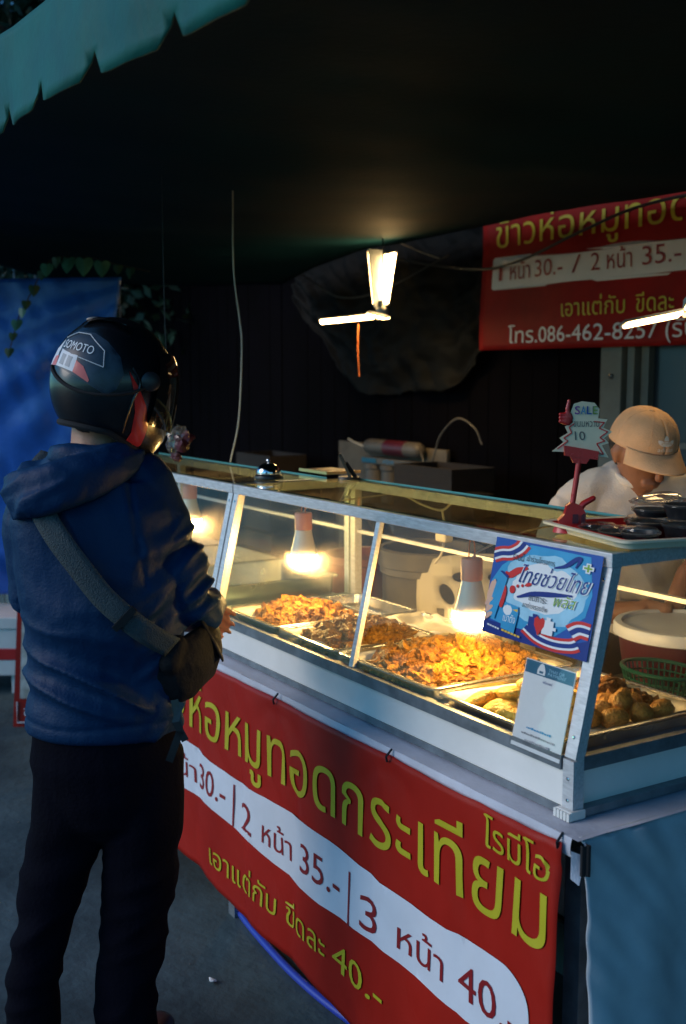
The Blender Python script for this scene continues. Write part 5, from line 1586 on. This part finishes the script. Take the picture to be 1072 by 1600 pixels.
# ================================================================== BEHIND THE STALL
bt_ = thing('prep_table', 'low preparation table behind the display case', 'table', (-1.9, 2.15, 0))
MB().box(-2.20, -1.25, 2.00, 2.46, 0.755, 0.78, 0.004).build('tabletop', 'wood', bt_)
for px, py in ((-2.17, 2.05), (-2.17, 2.42), (-1.29, 2.05), (-1.29, 2.42)):
    MB().box(px - 0.02, px + 0.02, py - 0.02, py + 0.02, 0.15, 0.754).build('leg', 'alu_dark', bt_)
tub = thing('food_tub', 'maroon tub with pale lid on the table behind the case', 'tub', (-1.985, 2.27, 0.782))
MB().lathe([(0.135, 0.0), (0.145, 0.004), (0.168, 0.160), (0.170, 0.162)], (-1.985, 2.27, 0.782), 40).build('tub_body', 'maroon', tub, True)
MB().lathe([(0.176, 0.150), (0.180, 0.153), (0.180, 0.176), (0.176, 0.182), (0.160, 0.183), (0.155, 0.176), (0.0001, 0.175)], (-1.985, 2.27, 0.782), 44).build('lid', 'white_plastic', tub, True)
bk_ = thing('plastic_basket', 'green plastic basket with slotted sides behind the case', 'basket', (-1.83, 2.02, 0.785))
bm_ = MB()
cx_, cy_ = -1.80, 2.055
bsx = Vector((-1.855, 2.045, 0.0))
def bring(r, z, tr):
    bm_.tube([(bsx.x + r * math.cos(t), bsx.y + r * math.sin(t) * 0.72, z) for t in [2 * PI * k / 40 for k in range(41)]], tr, 6, False)
for r, z, t_ in ((0.105, 0.900, 0.005), (0.098, 0.878, 0.0022), (0.092, 0.856, 0.0022), (0.086, 0.834, 0.0022), (0.080, 0.812, 0.0022), (0.074, 0.790, 0.004)):
    bring(r, z, t_)
for k in range(40):
    t = 2 * PI * k / 40
    bm_.tube([(bsx.x + 0.074 * math.cos(t), bsx.y + 0.053 * math.sin(t), 0.790), (bsx.x + 0.105 * math.cos(t), bsx.y + 0.0755 * math.sin(t), 0.900)], 0.0024, 5)
bm_.build('lattice', 'green_plastic', bk_)
MB().lathe([(0.0001, 0.785), (0.076, 0.785), (0.076, 0.789), (0.0001, 0.789)], (bsx.x, bsx.y, 0), 30, 1, 0.72).build('bottom', 'green_plastic', bk_)
bw = thing('red_bowl', 'red plastic bowl at the right edge behind the case', 'bowl', (-1.70, 2.10, 0.782))
MB().lathe([(0.05, 0), (0.055, 0.002), (0.095, 0.085), (0.112, 0.122), (0.115, 0.122), (0.110, 0.112), (0.052, 0.008), (0.0001, 0.008)], (-1.700, 2.165, 0.782), 36).build('bowl_wall', 'red_plastic', bw, True)

# ---- bins, chair
gb = thing('grey_bin', 'large round grey plastic bin behind the case', 'bin', (-2.99, 2.19, 0.15))
MB().lathe([(0.14, 0), (0.145, 0.01), (0.162, 0.80), (0.165, 0.805), (0.170, 0.808), (0.170, 0.828), (0.176, 0.832), (0.178, 0.885), (0.173, 0.890), (0.160, 0.888), (0.135, 0.03), (0.0001, 0.03)], (-2.99, 2.19, 0.152), 44).build('bin_wall', 'grey_plastic', gb, True)
MB().tube([(-2.93, 2.015, 0.82), (-2.90, 2.01, 0.86), (-2.87, 2.035, 0.82)], 0.010, 8).build('handle', 'grey_plastic', gb, True)
rb = thing('red_bucket', 'dark red bucket on a stool left of the grey bin', 'bucket', (-3.30, 2.12, 0.59))
MB().lathe([(0.12, 0.44), (0.125, 0.445), (0.15, 0.80), (0.158, 0.805), (0.158, 0.83), (0.148, 0.828), (0.12, 0.46), (0.0001, 0.46)], (-3.30, 2.145, 0.152), 36).build('bucket_wall', mat('faded_red', (0.26, 0.045, 0.03), 0.45, 0, 0.12, 8), rb, True)
MB().tube([(-3.30 + 0.15 * math.cos(t), 2.145 - 0.03, 0.95 - 0.14 * math.sin(t)) for t in [PI * k / 16 for k in range(17)]], 0.004, 6).build('bail', 'alu', rb)
so = thing('wooden_stool', 'wooden stool under the red bucket', 'stool', (-3.30, 2.16, 0.15))
MB().box(-3.46, -3.16, 2.01, 2.31, 0.55, 0.588, 0.004).build('seat', 'wood', so)
for px, py in ((-3.43, 2.04), (-3.19, 2.04), (-3.43, 2.28), (-3.19, 2.28)):
    MB().box(px - 0.018, px + 0.018, py - 0.018, py + 0.018, 0.15, 0.55).build('leg', 'wood', so)
# cream plastic chair
ch = thing('plastic_chair', 'cream plastic chair with oval cut-outs behind the nearest bulb', 'chair', (-2.66, 2.20, 0.15))
cc_ = Vector((-2.70, 2.17, 0))
def chp(x, z, t=0):
    bow = 0.35 * x * x / 0.2
    p = cc_ + A * x + BF * (t + bow + 0.12 * (z - 0.45))
    return (p.x, p.y, z + 0.175)
back = [(-0.16, 0.43), (-0.185, 0.60), (-0.19, 0.78), (-0.155, 0.845), (-0.08, 0.868), (0, 0.874), (0.08, 0.868), (0.155, 0.845), (0.19, 0.78), (0.185, 0.60), (0.16, 0.43)]
bo = [(p.x, p.y) for p in smooth_path([(x, y, 0) for x, y in back], 3)]
def oval(cx, cy, rx, ry, an, n=16):
    return [(cx + rx * math.cos(t) * math.cos(an) - ry * math.sin(t) * math.sin(an), cy + rx * math.cos(t) * math.sin(an) + ry * math.sin(t) * math.cos(an)) for t in [-2 * PI * k / n for k in range(n)]]
holes = [oval(-0.055, 0.80, 0.03, 0.016, 0), oval(0.055, 0.80, 0.03, 0.016, 0), oval(0.10, 0.745, 0.02, 0.035, -0.5), oval(-0.10, 0.745, 0.02, 0.035, 0.5)]
slots = [[(x - 0.012, 0.47), (x - 0.012, 0.70), (x + 0.012, 0.70), (x + 0.012, 0.47)] for x in (-0.12, -0.06, 0.0, 0.06, 0.12)]
allp, loops = [], []
area = sum(bo[i][0] * bo[(i + 1) % len(bo)][1] - bo[(i + 1) % len(bo)][0] * bo[i][1] for i in range(len(bo)))
for lp in [bo] + holes + slots:
    ar = sum(lp[i][0] * lp[(i + 1) % len(lp)][1] - lp[(i + 1) % len(lp)][0] * lp[i][1] for i in range(len(lp)))
    want = area if lp is bo else -area
    if ar * want < 0:
        lp = lp[::-1]
    loops.append(list(range(len(allp), len(allp) + len(lp))))
    allp += lp
V_, F_ = fill_loops(np.array(allp), loops, 0.03)
thick(MB().add([chp(x, z) for x, z in V_], F_.tolist()).build('backrest', 'cream_plastic', ch, True), 0.008)
thick(MB().grid(lambda u, v: chp(-0.2 + 0.4 * u, 0.43 + 0.012 * math.sin(PI * u), -0.30 * v), 8, 8).build('seat', 'cream_plastic', ch, True), 0.01)
for sx_ in (-1, 1):
    for tt in (-0.28, 0.0):
        p, q = chp(sx_ * 0.17, 0.43, tt), chp(sx_ * 0.19, -0.023, tt * 1.02)
        MB().tube([p, q], [0.018, 0.014], 8).build('leg', 'cream_plastic', ch)

# ---- water filter on a beige board
bo_ = MB().box(-5.97, -4.86, 3.655, 3.68, 0.152, 1.205, 0.004).build('wall_board', 'beige')
tag(bo_, 'beige board leaning on the back wall behind the water filter', 'board')
wf = thing('water_filter', 'wall-mounted white water filter with cylinder canisters', 'water filter', (-5.27, 3.6, 1.0))
MB().box(-5.56, -5.00, 3.56, 3.65, 1.10, 1.135, 0.003).build('bracket', 'grey_plastic', wf)
MB().box(-5.552, -5.40, 3.556, 3.5595, 1.104, 1.131).build('bracket_label', 'ink_teal', wf)
text(MB(), 'AQUA', lambda u, v: (u, 3.558, v), -5.33, 1.110, 0.016, u1=-5.22, bold=0.02).build('lettering', 'ink_cyan', wf)
for k in range(3):
    xx = -5.47 + 0.165 * k
    MB().lathe([(0.045, 0), (0.058, 0.012), (0.058, 0.195), (0.066, 0.20), (0.066, 0.225), (0.03, 0.228)], (xx, 3.60, 0.872), 24).build('canister', 'grey_plastic', wf, True)
MB().tube([(-5.52, 3.60, 1.195), (-5.05, 3.60, 1.195)], [0.045, 0.045], 20, 'round').build('membrane_cylinder', 'grey_plastic', wf, True)
MB().tube([(-5.34, 3.60, 1.195), (-5.14, 3.60, 1.195)], [0.0462, 0.0462], 20, True).build('cylinder_label', 'maroon', wf, True)
MB().tube(smooth_path([(-5.02, 3.60, 1.195), (-4.96, 3.57, 1.16), (-4.90, 3.56, 1.08), (-4.84, 3.56, 1.19), (-4.78, 3.56, 1.30), (-4.64, 3.56, 1.385), (-4.50, 3.56, 1.34), (-4.44, 3.56, 1.26)], 6), 0.0045, 8).build('hose', 'grey_plastic', wf, True)
MB().tube(smooth_path([(-5.55, 3.58, 1.19), (-5.64, 3.57, 1.21), (-5.72, 3.57, 1.23)], 4), 0.005, 7).build('hose', 'cable_white', wf, True)

# ---- dim crates and sacks behind
def crate(label, x0, x1, y0, y1, z0, z1, m):
    t = thing('storage_crate', label, 'crate', ((x0 + x1) / 2, (y0 + y1) / 2, z0), 'storage crates by the back wall')
    n = 4
    for k in range(n):
        za, zb = z0 + (z1 - z0) * k / n, z0 + (z1 - z0) * (k + 0.86) / n
        MB().box(x0, x1, y0, y0 + 0.012, za, zb).build('slat', m, t)
        MB().box(x1 - 0.012, x1, y0 + 0.013, y1, za, zb).build('slat', m, t)
        MB().box(x0, x1 - 0.013, y1 + 0.001, y1 + 0.012, za, zb).build('slat', m, t)
        MB().box(x0, x0 + 0.012, y0 + 0.013, y1, za, zb).build('slat', m, t)
    MB().box(x0 + 0.013, x1 - 0.013, y0 + 0.013, y1, z0 + 0.002, z0 + 0.012).build('bottom', m, t)
crate('dark wooden crate below the hose arch by the back wall', -4.75, -4.2, 3.2, 3.5, 0.152, 0.66, 'wood')
crate('dark wooden crate stacked on another by the back wall', -4.72, -4.24, 3.22, 3.48, 0.665, 1.18, 'wood')
crate('dark wooden crate at the far left of the back wall', -6.75, -6.2, 3.3, 3.6, 0.152, 0.62, 'wood')
crate('dark wooden crate on top at the far left of the back wall', -6.72, -6.25, 3.32, 3.58, 0.626, 1.12, 'wood')
sk = MB()
sk.tube([(-5.05, 3.3, 0.20), (-5.05, 3.3, 0.4), (-5.06, 3.3, 0.7), (-5.08, 3.3, 0.85)], [(0.2, 0.15), (0.23, 0.17), (0.2, 0.15), (0.08, 0.07)], 18, 'round')
tag(remesh(sk, 'rice_sack', 'grey_tarp', 0.012, None, 3, lambda p, n: 0.015 * (ridged(Vector(p), (8, 8, 6)) - 0.5)), 'slumped grey sack beside the crates', 'sack')

# ================================================================== LAMPS
def wing_lamp(name, label, c, wings, drop, sc=1.0, glow='led_glow'):
    """folding LED lamp; wings: (direction, emitting normal)"""
    c = Vector(c)
    t = thing(name, label, 'lamp', tuple(c), 'winged ceiling lamps')
    MB().lathe([(0.028, -0.030), (0.030, -0.024), (0.030, 0.020), (0.022, 0.030), (0.016, 0.034), (0.016, 0.062), (0.006, 0.064)], c, 22).build('hub', 'white_plastic', t, True)
    for d, n in wings:
        d, n = Vector(d).normalized(), Vector(n)
        n = (n - d * n.dot(d)).normalized()
        s_ = d.cross(n)
        st_ = c + d * 0.034 + n * 0.006
        L = 0.185 * sc
        w_ = MB()
        w_.beam(st_, st_ + d * L, 0.062 * sc, 0.008, tuple(n))
        wing = w_.build('wing', 'alu_dark', t)
        for q in (-1, 1):
            p0 = st_ + s_ * 0.0155 * q * sc + n * 0.006
            MB().tube([p0 + d * 0.014, p0 + d * (L - 0.014)], [(0.007, 0.0145 * sc), (0.007, 0.0145 * sc)], 14, 'round', tuple(n)).build('led_strip', glow, wing, True)
        MB().beam(st_ - d * 0.012, st_ - d * 0.001, 0.03, 0.012, tuple(n)).build('hinge', 'black', wing)
    MB().tube(smooth_path([c + Vector((0, 0, 0.062)), c + Vector((0.01, 0.0, 0.062 + drop * 0.5)), c + Vector((0, 0, 0.062 + drop))], 4), 0.004, 7).build('flex', 'cable_black', t)
    return t
l1 = wing_lamp('winged_lamp', 'lit winged lamp with upright panels below the canopy', (-4.79, 3.19, 1.915),
          [(-A + Vector((0, 0, -0.10)), Vector((0, 0, -1)) - A * 0.2 - BF * 0.12), (-BF * 0.98 - A * 0.12 + Vector((0, 0, -0.06)), Vector((0, 0, -1)) - A * 0.25), (Vector((0, 0, 1)) + A * 0.06 + BF * 0.30 + A * 0.1, -BF * 0.68 - A * 0.73), (Vector((0, 0, 1)) - A * 0.10 + BF * 0.1, BF - A * 0.9)], 0.31, 1.55, 'led_glow')
MB().tube([(-4.84, 3.08, 1.86), (-4.845, 3.08, 1.74), (-4.84, 3.085, 1.60)], 0.0022, 6).build('pull_cord', 'orange_cord', l1)
l2 = wing_lamp('winged_lamp', 'lit winged lamp at the right edge above the worker', (-2.30, 2.62, 1.800),
          [(-A - BF * 0.10 + Vector((0, 0, -0.20)), Vector((0, 0, -1)) - BF * 0.2), (A + Vector((0, 0, 0.15)), Vector((0, 0, -1))), (-BF - A * 0.2 + Vector((0, 0, 0.10)), Vector((0, 0, -1)))], 0.40, 1.0, 'led_glow2')

# ---- hanging wires
def wire(name, label, cat, pts, r, m):
    tag(MB().tube(smooth_path(pts, 6), r, 6).build(name, m), label, cat)
wire('hanging_wire', 'pale wire hanging from the canopy to the second case', 'wire', [(-3.67, 1.811, 2.26), (-3.67, 1.811, 1.978), (-3.655, 1.825, 1.80), (-3.63, 1.82, 1.70), (-3.60, 1.79, 1.45), (-3.59, 1.75, 1.30)], 0.0028, 'cable_white')
wire('sagging_cable', 'black cable drooping across the wall banner', 'cable', [(-5.2, 3.48, 2.24), (-4.46, 3.49, 2.12), (-4.1, 3.49, 2.13), (-3.7, 3.49, 2.22), (-3.3, 3.49, 2.29), (-2.6, 3.49, 2.30)], 0.007, 'cable_black')
wire('short_wire', 'short pale wire end poking from the canopy edge', 'wire', [(-5.05, 3.45, 2.31), (-4.85, 3.46, 2.24), (-4.68, 3.46, 2.19)], 0.003, 'cable_white')
wire('sagging_cable', 'thin black cable drooping over the grey sheet', 'cable', [(-6.2, 3.44, 2.28), (-5.9, 3.43, 2.16), (-5.6, 3.44, 2.05), (-5.2, 3.45, 2.06), (-4.6, 3.46, 2.2)], 0.005, 'cable_black')
bgp = thing('bag_bundle', 'bundle of clear and red plastic bags hung over the second case', 'plastic bags', (-3.46, 1.50, 1.33))
MB().tube(smooth_path([(-3.47, 1.46, 2.24), (-3.465, 1.46, 1.75), (-3.465, 1.475, 1.48), (-3.46, 1.49, 1.42)], 5), 0.0014, 6).build('string', 'strap', bgp)
random.seed(77)
def crumple(c, r, seed):
    vs, fs = lump_base(seed, 1.0, 0.8, 0.9, 3, 0.9)
    return MB().add([Vector(c) + Vector(v) * r for v in vs], fs)
crumple((-3.47, 1.495, 1.40), 0.042, 3).build('clear_bag', 'clear', bgp)
crumple((-3.445, 1.510, 1.385), 0.032, 8).build('red_bag', 'maroon', bgp)
crumple((-3.455, 1.485, 1.335), 0.018, 12).build('red_bag', 'maroon', bgp)

# ================================================================== STREET LEVEL DETAILS
hz = thing('blue_hose', 'blue hose lying on the ground under the banner', 'hose', (-2.6, 1.36, 0))
MB().tube(smooth_path([(-3.1, 1.62, 0.012), (-2.98, 1.48, 0.012), (-2.90, 1.425, 0.012), (-2.66, 1.395, 0.012), (-2.43, 1.385, 0.012), (-2.2, 1.40, 0.012), (-1.9, 1.44, 0.012), (-1.6, 1.55, 0.012)], 8), 0.0115, 10).build('tube', 'hose_blue', hz, True)
lt = MB()
vs, fs = lump_base(4, 1, 0.6, 0.35, 2, 0.7)
lt.add([Vector((-2.587, 1.19, 0.008)) + Vector(v) * 0.014 for v in vs], fs)
tag(lt.build('paper_scrap', 'ink_white'), 'small crumpled white paper scrap on the concrete', 'litter')
random.seed(91)
gl_ = MB()
for _ in range(150):
    px, py = random.uniform(-6, -0.8), random.uniform(-0.4, 1.5)
    vs, fs = lump_base(random.randint(0, 30), 1, random.uniform(.4, .9), 0.3, 1, 0.6)
    s_ = random.uniform(0.002, 0.006)
    gl_.add([Vector((px, py, 0.002)) + Vector(v) * s_ for v in vs], fs)
tag(gl_.build('ground_grit', 'grey_plastic'), 'scattered grit and crumbs on the concrete', 'grit', kind='stuff')
# sign board behind the customer
sg0 = Vector((-5.03, 1.47, 0))
def sgp(x, z, t=0.0):
    p = sg0 + A * x + BF * (0.10 * z - t)
    return Vector((p.x, p.y, z))
sg = thing('menu_board', 'red-framed menu board on the ground behind the customer', 'sign board', (sg0.x, sg0.y, 0))
MB().prism([(-0.125, 0.0), (0.35, 0.0), (0.35, 0.62), (-0.10, 0.62)], lambda x, z, t: sgp(x, z, t), 0.018).build('frame', 'red_vinyl', sg)
poly(MB(), [(-0.092, 0.13), (0.33, 0.13), (0.33, 0.52), (-0.080, 0.52)], lambda x, z: sgp(x, z, 0.0205), 0.05).build('picture_panel', mat('food_picture', (0.30, 0.27, 0.20), 0.5, 0, 0.5, 14, col2=(0.62, 0.62, 0.58)), sg)
MB().tube([sgp(-0.105, 0.115, 0.021), sgp(-0.105, 0.02, 0.021), sgp(0.33, 0.02, 0.021)], 0.003, 6).build('white_line', 'ink_white', sg)
text(MB(), 'ข้าว', lambda x, z: sgp(x, z, 0.0212), -0.075, 0.05, 0.034, u1=0.06, bold=0.01).build('lettering', 'ink_white', sg)
for sx_ in (-0.08, 0.30):
    MB().tube([sgp(sx_, 0.60, -0.004), sgp(sx_, 0.0, -0.22)], 0.012, 8).build('rear_leg', 'alu_dark', sg)
# cool box further back
cbx = thing('cool_box', 'white cool box with red band behind the menu board', 'cool box', (-5.62, 1.47, 0))
cbm = Matrix.Translation((-5.62, 1.50, 0)) @ Matrix.Rotation(CAM_YAW, 4, 'Z') @ Matrix.Rotation(R(-58.3 - 31.7), 4, 'Z')
def cb3(name, x0, x1, y0, y1, z0, z1, m):
    b = MB().box(x0, x1, y0, y1, z0, z1, 0.004)
    b.v = [tuple(Vector((-5.62, 1.47, 0)) + A * v[0] + BF * v[1] + Vector((0, 0, v[2]))) for v in b.v]
    b.build(name, m, cbx)
cb3('box_wall', -0.45, 0.10, 0.0, 0.35, 0.10, 0.34, 'white_plastic')
cb3('lid', -0.46, 0.11, -0.01, 0.36, 0.342, 0.40, 'white_plastic')
cb3('red_band', -0.452, 0.102, -0.004, 0.352, 0.18, 0.24, 'red_plastic')
for sx_ in (-0.40, 0.05):
    cb3('foot', sx_ - 0.03, sx_ + 0.03, 0.03, 0.09, 0.0, 0.099, 'white_plastic')
